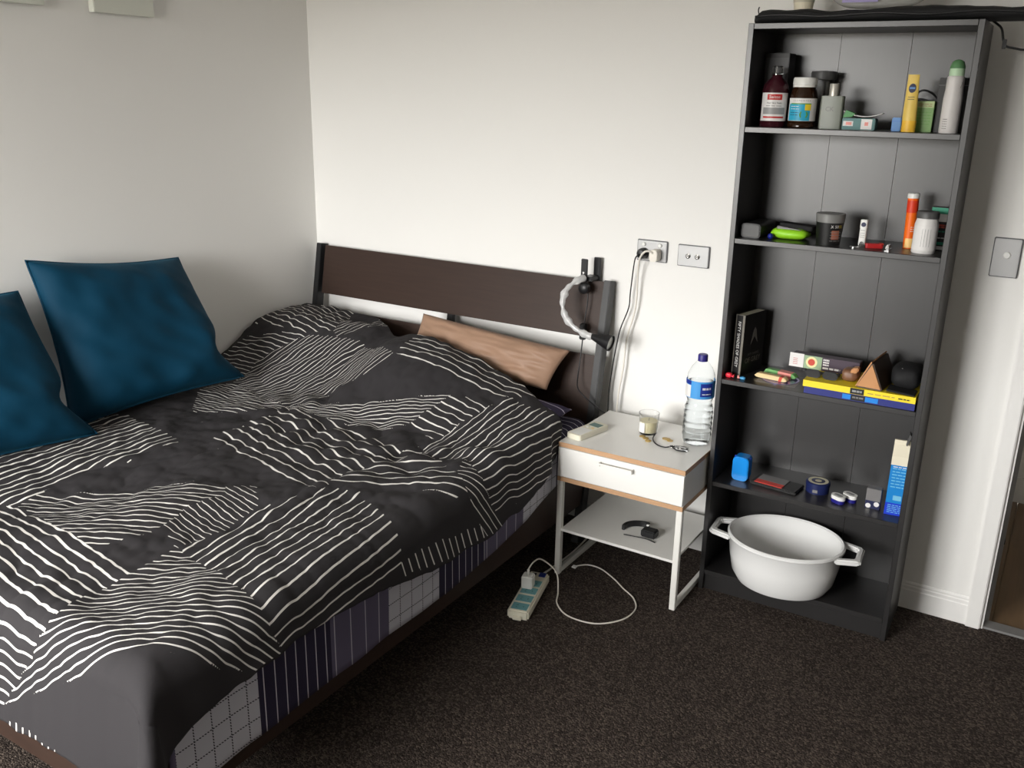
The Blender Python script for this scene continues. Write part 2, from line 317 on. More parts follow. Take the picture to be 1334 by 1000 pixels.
# patchwork sheet hanging over the rail
def sheet_material():
    mt = mat('patchwork_sheet', (0.5, 0.5, 0.55), 0.8, bump=0.2, bscale=600); nt = mt.node_tree; N = nt.nodes; L = nt.links; b = N['Principled BSDF']
    at = N.new('ShaderNodeAttribute'); at.attribute_name = 'sheet_uv'
    sp = N.new('ShaderNodeSeparateXYZ'); L.new(at.outputs['Vector'], sp.inputs[0])
    def mth(op, a, bb=None, c=None):
        n = N.new('ShaderNodeMath'); n.operation = op
        for i, q in enumerate((a, bb, c)):
            if q is None: continue
            if isinstance(q, (int, float)): n.inputs[i].default_value = q
            else: L.new(q, n.inputs[i])
        return n.outputs[0]
    v = sp.outputs[1]; u = sp.outputs[0]                    # v runs head to foot, u across
    per = 0.70
    f = mth('FRACT', mth('DIVIDE', mth('SUBTRACT', v, 0.42), per))     # three patches repeat: pale grid, grey purple, navy
    isgrid = mth('LESS_THAN', f, 0.33); isnavy = mth('GREATER_THAN', f, 0.66)
    line = mth('LESS_THAN', mth('FRACT', mth('DIVIDE', v, 0.034)), 0.09)
    line2 = mth('LESS_THAN', mth('FRACT', mth('DIVIDE', v, 0.058)), 0.06)
    gv = mth('LESS_THAN', mth('FRACT', mth('DIVIDE', v, 0.05)), 0.07); gu = mth('LESS_THAN', mth('FRACT', mth('DIVIDE', u, 0.05)), 0.07)
    dots = mth('GREATER_THAN', mth('FRACT', mth('DIVIDE', mth('ADD', v, u), 0.0075)), 0.4)
    grid = mth('MULTIPLY', mth('MAXIMUM', gv, gu), dots)
    def mix(fac, a, c):
        n = N.new('ShaderNodeMix'); n.data_type = 'RGBA'; L.new(fac, n.inputs['Factor'])
        for k, q in (('A', a), ('B', c)):
            if isinstance(q, tuple): n.inputs[k].default_value = (*q, 1)
            else: L.new(q, n.inputs[k])
        return n.outputs['Result']
    pale = mix(grid, srgb(196, 196, 206), srgb(40, 36, 52)); mid = mix(line2, srgb(94, 88, 112), srgb(190, 188, 200)); navy = mix(line, srgb(38, 32, 58), srgb(205, 203, 212))
    c = mix(isgrid, mix(isnavy, mid, navy), pale); L.new(c, b.inputs['Base Color'])
    return mt
def lerp(pts, x):
    for (x0, y0), (x1, y1) in zip(pts, pts[1:]):
        if x <= x1: t = min(max((x-x0)/(x1-x0), 0), 1); return y0+(y1-y0)*t
    return pts[-1][1]
def make_grid(name, fn, nu, nv, m, uvname=None):
    vs = []; uv = []
    for j in range(nv+1):
        for i in range(nu+1):
            p, q = fn(i/nu, j/nv); vs.append(p); uv.append(q)
    fs = [(j*(nu+1)+i, j*(nu+1)+i+1, (j+1)*(nu+1)+i+1, (j+1)*(nu+1)+i) for j in range(nv) for i in range(nu)]
    me = bpy.data.meshes.new(name); me.from_pydata(vs, [], fs); me.materials.append(m)
    if uvname:
        a = me.attributes.new(uvname, 'FLOAT_VECTOR', 'POINT'); a.data.foreach_set('vector', [c for q in uv for c in (q[0], q[1], 0)])
    for p in me.polygons: p.use_smooth = True
    o = bpy.data.objects.new(name, me); COL.objects.link(o); return o, vs, uv
SHEET_BOT = [(0.15, 0.34), (0.41, 0.318), (0.62, 0.27), (0.82, 0.242), (1.08, 0.216), (1.56, 0.218), (1.81, 0.205), (2.12, 0.19)]
def sheet_fn(a, c):
    v = 0.19+c*1.875; yy = -v
    bot = lerp(SHEET_BOT, v)
    top = 0.49; drop = top-bot; tot = 1.34+0.0785+max(drop-0.05, 0)          # arc length across
    s = a*tot; x = 0.09+s
    if s <= 1.34: z = top; X = 0.09+s
    else:
        q = s-1.34; r = 0.05
        if q < r*PI/2: X = 1.434+r*math.sin(q/r); z = top-r*(1-math.cos(q/r))
        else: X = 1.484+0.003*math.sin(v*9); z = top-r-(q-r*PI/2)
        X += 0.004*noise.noise(Vector((v*7, s*3, 2)))*min(q/0.08, 1)
    if v > 2.07:                                              # turned down over the foot of the mattress
        z -= (v-2.07)*3.0; yy = -2.07-(v-2.07)*0.35
    return (X, yy, z+0.002*noise.noise(Vector((s*9, v*9, 0)))), (s, v)
sh, _, _ = make_grid('bed_sheet', sheet_fn, 90, 160, sheet_material(), 'sheet_uv')
md = sh.modifiers.new('thick', 'SOLIDIFY'); md.thickness = 0.003; md.offset = -1
tag(sh, 'patchwork sheet of pale grid, purple and navy striped panels hanging over the bed rail', 'bed sheet')

# ------------------------------------------------------------------ pillows and cushions
def pillow(name, corners, thick, m, notch=0.0, pinch=0.05, wr=0.006, seed=0, n=36, uvname=None, ws=7):
    BL, BR, TR, TL = [Vector(c) for c in corners]
    nrm = ((BR-BL).cross(TL-BL)+(TL-TR).cross(BR-TR)).normalized(); cen = (BL+BR+TR+TL)/4
    vs = []; uv = []
    for side in (1, -1):
        for j in range(n+1):
            for i in range(n+1):
                a, c = i/n, j/n
                a2 = 0.5-0.5*math.cos(PI*a); c2 = 0.5-0.5*math.cos(PI*c); a2 = 0.5*a+0.5*a2; c2 = 0.5*c+0.5*c2
                p = (BL*(1-a2)+BR*a2)*(1-c2)+(TL*(1-a2)+TR*a2)*c2
                X, Y = 2*a2-1, 2*c2-1
                p += (cen-p)*pinch*((1-X*X)*abs(Y)**3+(1-Y*Y)*abs(X)**3)*1.0
                if notch: p += (cen-p)*notch*math.exp(-((c2-0.20)/0.13)**2)*max(X, 0)**3
                prof = max(0, (1-X**4)*(1-Y**4))**0.62
                cor = 1+0.25*abs(X*Y)**2
                w_ = wr*noise.noise(Vector((a2*ws+seed, c2*ws*0.7, side*3.1)))+0.6*wr*noise.noise(Vector((a2*ws*2.3+c2*5, c2*ws*2, seed+side)))
                edge = min(1, 6*min(a, 1-a, c, 1-c))
                d = side*(thick/2*prof*cor+w_*edge*(1 if prof > 0.01 else 0))
                vs.append(p+nrm*d); uv.append((a2*(BR-BL).length, c2*(TL-BL).length))
    k = (n+1)**2; fs = []
    for s_ in (0, 1):
        for j in range(n):
            for i in range(n):
                q = [s_*k+j*(n+1)+i, s_*k+j*(n+1)+i+1, s_*k+(j+1)*(n+1)+i+1, s_*k+(j+1)*(n+1)+i]
                fs.append(tuple(q if s_ == 0 else q[::-1]))
    me = bpy.data.meshes.new(name); me.from_pydata([tuple(p) for p in vs], [], fs)
    if uvname:
        a = me.attributes.new(uvname, 'FLOAT_VECTOR', 'POINT'); a.data.foreach_set('vector', [c for q in uv for c in (q[0], q[1], 0)])
    bm = bmesh.new(); bm.from_mesh(me); bmesh.ops.remove_doubles(bm, verts=bm.verts, dist=1e-5); bm.to_mesh(me); bm.free()
    for p in me.polygons: p.use_smooth = True
    me.materials.append(M[m] if isinstance(m, str) else m)
    o = bpy.data.objects.new(name, me); COL.objects.link(o); return o
def piping(o, corners, pinch, m, notch=0.20, r=0.0035, n=20):
    BL, BR, TR, TL = [Vector(c) for c in corners]; cen = (BL+BR+TR+TL)/4; P = []
    for e in range(4):
        for i in range(n):
            t = i/n; a2, c2 = ((t, 0), (1, t), (1-t, 1), (0, 1-t))[e]
            p = (BL*(1-a2)+BR*a2)*(1-c2)+(TL*(1-a2)+TR*a2)*c2; X, Y = 2*a2-1, 2*c2-1
            p = p+(cen-p)*pinch*((1-X*X)*abs(Y)**3+(1-Y*Y)*abs(X)**3); P.append(p+(cen-p)*notch*math.exp(-((c2-0.20)/0.13)**2)*max(X, 0)**3)
    P.append(P[0]); return MB().tube(P, r, 6, 0).build('piping', m, o, smooth=True)
# tan pillow leaning on the headboard behind the duvet
c = ((0.68, -0.235, 0.605), (1.33, -0.235, 0.595), (1.385, -0.165, 0.738), (0.715, -0.165, 0.785))
tag(pillow('pillow', c, 0.105, 'tan_satin', pinch=0.03, wr=0.014, seed=3, ws=5), 'tan satin pillow leaning against the headboard behind the duvet', 'pillow')
# pillow in the patchwork cotton, mostly under the duvet
c = ((0.80, -0.60, 0.545), (1.43, -0.58, 0.545), (1.450, -0.255, 0.548), (0.80, -0.30, 0.545))
def stripe_case():
    mt = mat('purple_striped_cotton', srgb(52, 44, 74), 0.8, bump=0.15, bscale=500); nt = mt.node_tree; N = nt.nodes; L = nt.links
    at = N.new('ShaderNodeAttribute'); at.attribute_name = 'case_uv'; sp = N.new('ShaderNodeSeparateXYZ'); L.new(at.outputs['Vector'], sp.inputs[0])
    a = N.new('ShaderNodeMath'); a.operation = 'DIVIDE'; a.inputs[1].default_value = 0.042; L.new(sp.outputs[1], a.inputs[0])
    f = N.new('ShaderNodeMath'); f.operation = 'FRACT'; L.new(a.outputs[0], f.inputs[0]); g = N.new('ShaderNodeMath'); g.operation = 'LESS_THAN'; g.inputs[1].default_value = 0.1; L.new(f.outputs[0], g.inputs[0])
    mx = N.new('ShaderNodeMix'); mx.data_type = 'RGBA'; mx.inputs['A'].default_value = (*srgb(52, 44, 74), 1); mx.inputs['B'].default_value = (*srgb(190, 186, 204), 1)
    L.new(g.outputs[0], mx.inputs['Factor']); L.new(mx.outputs['Result'], N['Principled BSDF'].inputs['Base Color']); return mt
tag(pillow('pillow', c, 0.085, stripe_case(), pinch=0.0, seed=9, uvname='case_uv'), 'purple striped pillow peeking out from under the duvet beside the nightstand', 'pillow')
# two teal velvet cushions against the left wall
c1 = ((0.235, -1.415, 0.575), (0.345, -0.775, 0.605), (0.075, -0.815, 1.030), (0.075, -1.395, 1.100))
o = pillow('cushion', c1, 0.17, 'teal_velvet', notch=0.20, pinch=0.07, wr=0.018, seed=1, ws=4)
tag(o, 'large teal velvet cushion propped on the wall, seen whole, nearer the headboard', 'cushion', 'teal velvet cushions on the bed'); piping(o, c1, 0.07, 'teal_velvet')
c2 = ((0.26, -2.0, 0.575), (0.36, -1.40, 0.575), (0.085, -1.44, 1.01), (0.08, -2.02, 1.06))
o = pillow('cushion', c2, 0.17, 'teal_velvet', notch=0.20, pinch=0.07, wr=0.018, seed=5, ws=4)
tag(o, 'teal velvet cushion propped on the wall, nearer the foot of the bed', 'cushion', 'teal velvet cushions on the bed'); piping(o, c2, 0.07, 'teal_velvet')

# ------------------------------------------------------------------ duvet
def sstep(a, b_, x):
    t = min(max((x-a)/(b_-a), 0), 1); return t*t*(3-2*t)
VHEAD = [(0.0, 0.115), (0.50, 0.12), (0.66, 0.24), (0.78, 0.30), (1.25, 0.31), (1.42, 0.34), (1.50, 0.40), (1.7, 0.46)]
HEMZ = [(0.30, 0.52), (0.36, 0.50), (0.47, 0.395), (0.66, 0.35), (0.87, 0.336), (1.02, 0.345), (1.18, 0.361), (1.40, 0.40), (1.67, 0.412), (1.81, 0.405), (1.93, 0.396), (2.03, 0.376), (2.12, 0.34), (2.3, 0.33)]
XE, RE, VE = 1.435, 0.065, 2.045
def ztop(x, v):
    z = 0.548-0.02*sstep(0.9, 1.45, x)
    pl_ = (1-sstep(0.56, 0.80, x))*(1-sstep(0.30, 0.74, v)); z += 0.165*pl_
    pr = sstep(0.60, 0.80, x)*(1-sstep(0.42, 0.82, v))*(1-sstep(1.30, 1.50, x)*0.6); z += (0.165-0.085*sstep(0.85, 1.4, x))*pr
    z += 0.018*noise.noise(Vector((x*2.6, v*2.2, 0.3)))+0.010*noise.noise(Vector((x*6, v*5, 1.3)))
    # rumpled pleats across the middle near the pillows
    rum = sstep(0.55, 0.8, v)*(1-sstep(1.0, 1.35, v))*sstep(0.25, 0.8, x)
    z += rum*0.02*noise.noise(Vector((x*14+v*7, v*11-x*6, 4)))
    z += 0.008*noise.noise(Vector((x*16+2*noise.noise(Vector((x*4, v*4, 7))), v*13, 5)))+0.003*noise.noise(Vector((x*38, v*34, 6)))
    # long soft folds running to the foot
    z += 0.008*math.sin((x*1.0+v*0.55)*11+2*noise.noise(Vector((x*2, v*2, 9))))*sstep(0.9, 1.5, v)
    return z
def duvet_fn(a, c):
    x0 = 0.03
    # first guess of x to find the head line
    Sx = (XE-x0)+RE*PI/2
    xg = x0+a*(Sx+0.1)
    vh = lerp(VHEAD, xg); vf = VE+RE*PI/2+0.205
    v = vh+(vf-vh)*c
    hz = lerp(HEMZ, v)+0.006*noise.noise(Vector((v*11, 3, 3)))
    zt_e = 0.528
    drop = max(zt_e-hz-RE, 0.0)
    if zt_e-hz < RE: ang = math.acos(max(-1, 1-(zt_e-hz)/RE)); S = (XE-x0)+RE*ang
    else: S = Sx+drop
    s = a*S; q = s-(XE-x0)
    if q <= 0: X = x0+s; dx = 0.0
    elif q < RE*PI/2: X = XE+RE*math.sin(q/RE); dx = RE*(1-math.cos(q/RE))
    else: X = XE+RE+0.12*(q-RE*PI/2)+0.012*noise.noise(Vector((v*8, 0, 8)))*min((q-RE*PI/2)/0.1, 1); dx = RE+(q-RE*PI/2)
    p = v-VE
    if p <= 0: Y = -v; dy = 0.0
    elif p < RE*PI/2: Y = -VE-RE*math.sin(p/RE); dy = RE*(1-math.cos(p/RE))
    else: Y = -VE-RE-0.14*(p-RE*PI/2)-0.012*noise.noise(Vector((s*8, 1, 8))); dy = RE+(p-RE*PI/2)
    mnd = min(dx, dy); mxd = (dx**2.2+dy**2.2)**(1/2.2)
    zz = ztop(min(X, XE), min(v, VE+0.03))-mxd
    if mnd > 0: X += 0.25*mnd; Y -= 0.25*mnd
    lim = 1.488+0.13*sstep(0.49, 0.64, v)      # pressed flat against the nightstand
    if X > lim-0.01: X = lim-0.01*math.exp(-(X-lim+0.01)/0.01)
    return (X, Y, zz), (s, v)
FACETS = [      # printed line fields of the cloth: outline in cloth metres, line gradient, line width
    ([(0.528, 1.846), (0.548, 1.828), (1.116, 1.877), (1.118, 2.01), (1.136, 2.102), (1.111, 2.163), (1.062, 2.229), (1.011, 2.306), (0.967, 2.342), (0.929, 2.337), (0.518, 1.855)], (-2.75, 31.95, -56.91), 0.2),
    ([(1.116, 1.877), (1.111, 1.77), (1.109, 1.739), (1.256, 1.758), (1.361, 1.785), (1.45, 1.797), (1.497, 1.797), (1.559, 1.774), (1.566, 1.86), (1.462, 2.006), (1.274, 2.148), (1.011, 2.306), (1.062, 2.229), (1.111, 2.163), (1.136, 2.102), (1.118, 2.01)], (33.7, 40.87, -114.32), 0.2),
    ([(1.115, 1.744), (1.256, 1.758), (1.361, 1.785), (1.45, 1.797), (1.497, 1.797), (1.559, 1.774), (1.564, 1.764), (1.559, 1.626), (1.563, 1.439), (1.538, 1.411), (1.544, 1.338), (1.472, 1.326), (1.394, 1.288), (1.261, 1.234), (1.19, 1.259), (1.165, 1.3), (1.157, 1.32), (1.14, 1.428), (1.103, 1.463), (1.128, 1.617), (1.113, 1.724)], (31.75, -3.75, -31.28), 0.145),
    ([(0.956, 1.446), (1.002, 1.38), (1.103, 1.463), (1.128, 1.617), (1.113, 1.724), (1.115, 1.744), (0.993, 1.687), (0.983, 1.641), (0.967, 1.6), (0.987, 1.487)], (-6.73, 51.59, -68.17), 0.145),
    ([(0.569, 1.821), (0.552, 1.748), (0.65, 1.662), (0.803, 1.527), (0.956, 1.446), (0.987, 1.487), (0.967, 1.6), (0.983, 1.641), (0.993, 1.687), (1.005, 1.743), (0.98, 1.784), (0.968, 1.856), (0.88, 1.871), (0.727, 1.838)], (24.82, 36.54, -76.84), 0.2),
    ([(0.518, 1.855), (0.088, 1.609), (0.156, 1.626), (0.161, 1.564), (0.11, 1.396), (0.17, 1.246), (0.219, 1.218), (0.34, 1.247), (0.541, 1.281), (0.602, 1.315), (0.556, 1.386), (0.58, 1.481), (0.526, 1.573), (0.546, 1.714), (0.552, 1.748), (0.569, 1.821)], (33.73, 0.02, -3.44), 0.2),
    ([(0.598, 0.858), (0.649, 1.239), (0.717, 1.268), (0.865, 1.276), (1.164, 1.305), (1.168, 1.274), (1.16, 1.233), (1.147, 1.151), (1.165, 1.003), (1.152, 0.957), (1.164, 0.891), (0.864, 0.83), (0.745, 0.874)], (-4.15, 23.13, -17.36), 0.145),
    ([(1.152, 0.957), (1.165, 1.003), (1.147, 1.151), (1.16, 1.233), (1.168, 1.274), (1.242, 1.19), (1.386, 1.103), (1.463, 1.055), (1.474, 1.003), (1.402, 0.958), (1.262, 0.9), (1.173, 0.85), (1.164, 0.891)], (16.67, 21.25, -39.55), 0.145),
    ([(1.402, 0.958), (1.37, 0.873), (1.436, 0.902), (1.48, 0.915), (1.56, 0.889), (1.63, 0.847), (1.621, 0.936), (1.587, 0.962), (1.474, 1.003)], (24.03, 36.56, -70.14), 0.145),
    ([(1.37, 0.873), (1.436, 0.902), (1.48, 0.915), (1.56, 0.889), (1.597, 0.753), (1.601, 0.57), (1.578, 0.489), (1.515, 0.433), (1.488, 0.427), (1.389, 0.431), (1.359, 0.456), (1.324, 0.452), (1.271, 0.457), (1.249, 0.551), (1.226, 0.627), (1.198, 0.738), (1.179, 0.835), (1.262, 0.9)], (40.55, 3.92, -61.75), 0.145),
    ([(1.109, 0.568), (1.158, 0.549), (1.249, 0.551), (1.226, 0.627), (1.198, 0.738), (1.175, 0.774), (1.141, 0.763), (1.047, 0.746), (1.064, 0.705)], (-3.05, 32.34, -20.23), 0.145),
    ([(0.598, 0.858), (0.636, 0.798), (0.786, 0.742), (0.943, 0.673), (1.036, 0.608), (1.109, 0.568), (1.064, 0.705), (1.047, 0.746), (1.0, 0.807), (0.864, 0.83), (0.717, 0.864)], (30.43, 60.8, -68.48), 0.2),
    ([(0.311, 0.42), (0.43, 0.41), (0.565, 0.404), (0.718, 0.454), (0.8, 0.496), (0.776, 0.588), (0.658, 0.682), (0.636, 0.798), (0.598, 0.858), (0.234, 0.76), (0.193, 0.598), (0.222, 0.514)], (46.44, 18.24, -22.09), 0.145),
    ([(0.234, 0.76), (0.193, 0.598), (0.222, 0.514), (0.303, 0.431), (0.201, 0.436), (0.037, 0.496), (0.0, 0.641), (0.0, 0.68), (0.038, 0.664), (0.178, 0.681)], (2.84, 47.2, -24.39), 0.145),
    ([(0.234, 0.76), (0.185, 0.832), (0.212, 0.916), (0.356, 1.062), (0.488, 1.002), (0.598, 0.895), (0.598, 0.858)], (10.44, 53.1, -51.81), 0.2),
    ([(0.0, 0.143), (0.105, 0.116), (0.281, 0.118), (0.302, 0.186), (0.394, 0.371), (0.328, 0.404), (0.246, 0.431), (0.071, 0.418), (0.01, 0.429), (0.0, 0.305)], (-7.05, 31.1, -8.98), 0.145),
    ([(0.394, 0.371), (0.302, 0.186), (0.46, 0.241), (0.433, 0.133), (0.716, 0.301), (0.556, 0.234), (0.5, 0.299), (0.452, 0.415)], (41.61, 7.69, -19.27), 0.145),
    ([(0.76, 0.302), (0.811, 0.496), (0.897, 0.508), (1.001, 0.5), (1.258, 0.469), (1.281, 0.45), (1.325, 0.374), (1.267, 0.342), (1.184, 0.325), (1.057, 0.309), (0.92, 0.306)], (2.01, 25.2, -14.14), 0.145),
    ([(1.522, 1.344), (1.522, 1.231), (1.534, 1.182), (1.553, 1.083), (1.581, 0.961), (1.621, 0.94), (1.613, 1.109), (1.571, 1.278), (1.564, 1.342)], (-8.52, -33.88, 53.21), 0.15),
    ([(1.011, 2.352), (1.049, 2.332), (1.148, 2.347), (1.235, 2.352), (1.273, 2.352), (1.164, 2.352), (1.104, 2.352), (1.044, 2.352)], (43.05, -0.54, -43.91), 0.2),
]
def duvet_material():
    mt = mat('striped_black_cotton', srgb(38, 36, 38), 0.85, spec=0.3, bump=0.25, bscale=700); nt = mt.node_tree; N = nt.nodes; L = nt.links
    at = N.new('ShaderNodeAttribute'); at.attribute_name = 'stripe'
    f = N.new('ShaderNodeMath'); f.operation = 'FRACT'; L.new(at.outputs['Fac'], f.inputs[0])
    g = N.new('ShaderNodeMath'); g.operation = 'LESS_THAN'; L.new(f.outputs[0], g.inputs[0])
    aw = N.new('ShaderNodeAttribute'); aw.attribute_name = 'line_width'; L.new(aw.outputs['Fac'], g.inputs[1])
    mx = N.new('ShaderNodeMix'); mx.data_type = 'RGBA'; mx.inputs['A'].default_value = (*srgb(44, 42, 44), 1); mx.inputs['B'].default_value = (*srgb(214, 211, 206), 1)
    L.new(g.outputs[0], mx.inputs['Factor']); L.new(mx.outputs['Result'], N['Principled BSDF'].inputs['Base Color'])
    return mt
def inpoly(poly, x, y):
    c_ = False; n = len(poly)
    for i in range(n):
        x1, y1 = poly[i]; x2, y2 = poly[(i+1) % n]
        if (y1 > y) != (y2 > y) and x < (x2-x1)*(y-y1)/(y2-y1)+x1: c_ = not c_
    return c_
NU, NV = 300, 400
dv, dvs, duv = make_grid('duvet', duvet_fn, NU, NV, duvet_material())
FBOX = [(p, g, w_, (min(q[0] for q in p), max(q[0] for q in p), min(q[1] for q in p), max(q[1] for q in p))) for p, g, w_ in FACETS]
def facet_at(s, v):
    for poly, (gx, gy, gc), wd, (bx0, bx1, by0, by1) in FBOX:
        if bx0 <= s <= bx1 and by0 <= v <= by1 and inpoly(poly, s, v): return gx, gy, gc, wd
    return (0, 0, 0.5, 0.0)
me = dv.data
stripe = me.attributes.new('stripe', 'FLOAT', 'CORNER'); lwid = me.attributes.new('line_width', 'FLOAT', 'FACE')
UV = np.array(duv); vals = np.zeros(len(me.loops), np.float32); wds = np.zeros(len(me.polygons), np.float32)
for p in me.polygons:
    vi = list(p.vertices); cs = UV[vi].mean(axis=0); gx, gy, gc, wd = facet_at(cs[0], cs[1]); wds[p.index] = wd
    for li, k in zip(p.loop_indices, vi): vals[li] = gx*UV[k][0]+gy*UV[k][1]+gc
stripe.data.foreach_set('value', vals); lwid.data.foreach_set('value', wds)
md = dv.modifiers.new('thick', 'SOLIDIFY'); md.thickness = 0.016; md.offset = -1
tag(dv, 'rumpled black duvet with white geometric line pattern spread over the bed', 'duvet')

# ------------------------------------------------------------------ nightstand
NX, NY, NW, ND, NH = 1.510, -0.460, 0.4586, 0.3915, 0.504
ns = thing('nightstand', 'white nightstand with one drawer, tan edges and white steel legs', 'nightstand', (NX, NY, 0), -0.003)
def board(name, x0, x1, y0, y1, z0, z1, edge=True):
    o = MB().box(x0, x1, y0, y1, z0, z1).build(name, 'white_board', ns)
    if edge:
        MB().box(x0, x1, y0-0.0012, y0+0.0002, z0, z1).build('edge_band', 'tan_edge', o)
        MB().box(x1-0.0002, x1+0.0008, y0, y1, z0, z1).build('edge_band', 'grey_plastic' if False else 'tan_edge', o)
    return o
board('top', 0, NW, 0, ND, NH-0.016, NH)
board('box_bottom', 0, NW, 0, ND, 0.362, 0.378)
MB().box(0, 0.015, 0.004, ND, 0.378, NH-0.016).build('side_panel', 'white_board', ns)
MB().box(NW-0.015, NW, 0.004, ND, 0.378, NH-0.016).build('side_panel', 'white_board', ns)
MB().box(0.015, NW-0.015, ND-0.01, ND, 0.378, NH-0.016).build('back_panel', 'white_board', ns)
dr = MB().box(0.001, NW-0.001, -0.003, 0.016, 0.380, NH-0.018).build('drawer', 'white_board', ns, bevel=0.001, seg=1)
b = MB(); b.box(0.163, 0.283, -0.022, -0.019, 0.464, 0.470); b.box(0.163, 0.166, -0.020, -0.002, 0.458, 0.470); b.box(0.280, 0.283, -0.020, -0.002, 0.455, 0.470)
b.build('handle', 'white_steel', dr)
for x in (0.0, NW-0.020):
    for y0 in (0.0, ND-0.020):
        MB().box(x, x+0.020, y0, y0+0.020, 0, 0.362).build('leg', 'white_steel', ns, bevel=0.0015)
    MB().box(x+0.002, x+0.018, 0.020, ND-0.020, 0.0, 0.020).build('floor_bar', 'white_steel', ns, bevel=0.0015)
MB().box(0.018, NW-0.018, 0.004, ND-0.004, 0.170, 0.180).build('shelf', 'white_board', ns, bevel=0.001, seg=1)

def on_ns(x, y, z=NH): return (x, y, z)
# air conditioner remote
t = thing('remote_control', 'white air conditioner remote with small screen lying on the nightstand', 'remote', (1.556, -0.335, NH), -0.20)
MB().prism(rrect(0.062, 0.165, 0.012), 0, 0.019).build('body', 'cream_plastic', t, bevel=0.004)
MB().box(-0.021, 0.021, 0.030, 0.062, 0.0185, 0.0198).build('screen', 'lcd', t)
for k, (dx, dy) in enumerate(((-0.012, 0.012), (0.012, 0.012))):
    MB().lathe([(0.006, 0.0185), (0.006, 0.0205), (0, 0.0205)], 16, mtx=Matrix.Translation((dx, dy, 0))).build('button', 'sachet_cream' if k else 'white_plastic', t, smooth='auto')
MB().box(-0.024, 0.024, -0.072, -0.004, 0.0185, 0.0195).build('cover', 'white_plastic', t, bevel=0.0004, seg=1)
# candle
t = thing('candle', 'cream candle in a clear glass tumbler with a paper label', 'candle', (1.728, -0.205, NH))
MB().lathe([(0, 0), (0.030, 0), (0.036, 0.074), (0.0345, 0.074), (0.0285, 0.006), (0, 0.006)], 36).build('glass', 'glass', t, smooth='auto')
MB().lathe([(0, 0.0065), (0.0283, 0.0065), (0.0318, 0.046), (0, 0.045)], 32).build('wax', 'wax', t, smooth='auto')
MB().tube([(0, 0, 0.045), (0.001, 0, 0.055)], 0.0008, 6, 0).build('wick', 'black_plastic', t)
arc('paper_label', 'label_white', t, 0.0345, 0.008, 0.044, -PI/2-0.75, -PI/2-0.0, t=0.0003)
# coins and keys
for k, (x, y) in enumerate(((1.727, -0.252), (1.745, -0.264), (1.762, -0.282), (1.802, -0.228), (1.824, -0.238), (1.813, -0.234))):
    c_ = MB().lathe([(0, 0), (0.0105, 0), (0.0105, 0.002), (0.009, 0.0022), (0, 0.0020)], 20).build('coin', 'coin_gold', None, smooth='auto', loc=(x, y, NH+(0.0022 if k == 5 else 0)), rot=(0, 0.0, k))
    tag(c_, 'small gold coloured coin right in front of the candle' if k < 3 else 'small gold coloured coin between the candle and the water bottle', 'coin', 'coins in front of the candle' if k < 3 else 'coins between the candle and the bottle')
t = thing('keyring', 'black cord loop with silver keys in front of the water bottle', 'keys', (1.84, -0.285, NH))
MB().tube([(-0.075, 0.055, 0.010), (-0.072, 0.03, 0.004), (-0.055, 0.0, 0.003), (-0.03, -0.022, 0.003), (-0.005, -0.026, 0.003), (0.012, -0.010, 0.004), (0.03, 0.006, 0.004), (0.055, 0.006, 0.004), (0.07, -0.012, 0.003), (0.06, -0.028, 0.003), (0.035, -0.026, 0.003), (0.012, -0.012, 0.006)], 0.0022, 7, 5).build('cord', 'black_plastic', t, smooth=True)
b = MB(); b.lathe([(0.009, 0), (0.009, 0.002), (0.004, 0.002), (0.004, 0)], 18, mtx=Matrix.Translation((0.040, -0.018, 0.003))); b.box(0.048, 0.075, -0.022, -0.016, 0.003, 0.005); b.build('key', 'chrome', t)
b = MB(); b.lathe([(0.008, 0), (0.008, 0.002), (0.004, 0.002), (0.004, 0)], 18, mtx=Matrix.Translation((0.030, -0.004, 0.005))); b.box(0.034, 0.062, -0.003, 0.003, 0.005, 0.007); b.build('key', 'steel', t)
MB().lathe([(0.011, 0), (0.0125, 0.0015), (0.011, 0.003), (0.0095, 0.0015), (0.011, 0)], 24, mtx=Matrix.Translation((0.016, -0.010, 0.003))).build('split_ring', 'chrome', t, smooth=True)
# water bottle
t = thing('water_bottle', 'large clear plastic water bottle with indigo cap and blue label on the nightstand', 'bottle', (1.905, -0.205, NH))
prof = [(0, 0.004), (0.030, 0.0), (0.043, 0.006), (0.047, 0.02)]
for k in range(5):
    z = 0.028+k*0.020; prof += [(0.048, z), (0.0495, z+0.007), (0.048, z+0.014), (0.0465, z+0.017)]
prof += [(0.048, 0.132), (0.043, 0.146), (0.041, 0.155), (0.046, 0.17), (0.047, 0.235), (0.044, 0.250), (0.034, 0.272), (0.020, 0.290), (0.014, 0.298), (0.014, 0.303)]
inner = [(max(r-0.0012, 0), z+0.0015) for r, z in prof]
MB().lathe(prof+inner[::-1], 40).build('body', 'pet', t, smooth='auto')
wat = [(max(r-0.0016, 0), z+0.002) for r, z in prof if z < 0.225]
MB().lathe(wat+[(0.045, 0.222), (0, 0.222)], 40).build('water', 'water', t, smooth='auto')
MB().lathe([(0.0165, 0.293), (0.0165, 0.312), (0.0145, 0.316), (0, 0.316)], 28).build('cap', 'cap_indigo', t, smooth='auto')
lb = arc('label', 'bottle_blue', t, 0.0478, 0.172, 0.232, -PI, PI*0.25, n=40)
arc('label_panel', 'bottle_navy', lb, 0.0485, 0.181, 0.226, -PI/2+0.35, -PI/2+1.25)
arc('label_panel', 'label_white', lb, 0.0485, 0.174, 0.216, -PI/2-1.2, -PI/2-0.35)
arc('label_panel', 'bottle_navy', lb, 0.0485, 0.218, 0.231, -PI/2-1.2, -PI/2-0.35)
PRINT_BOTTLE = lb
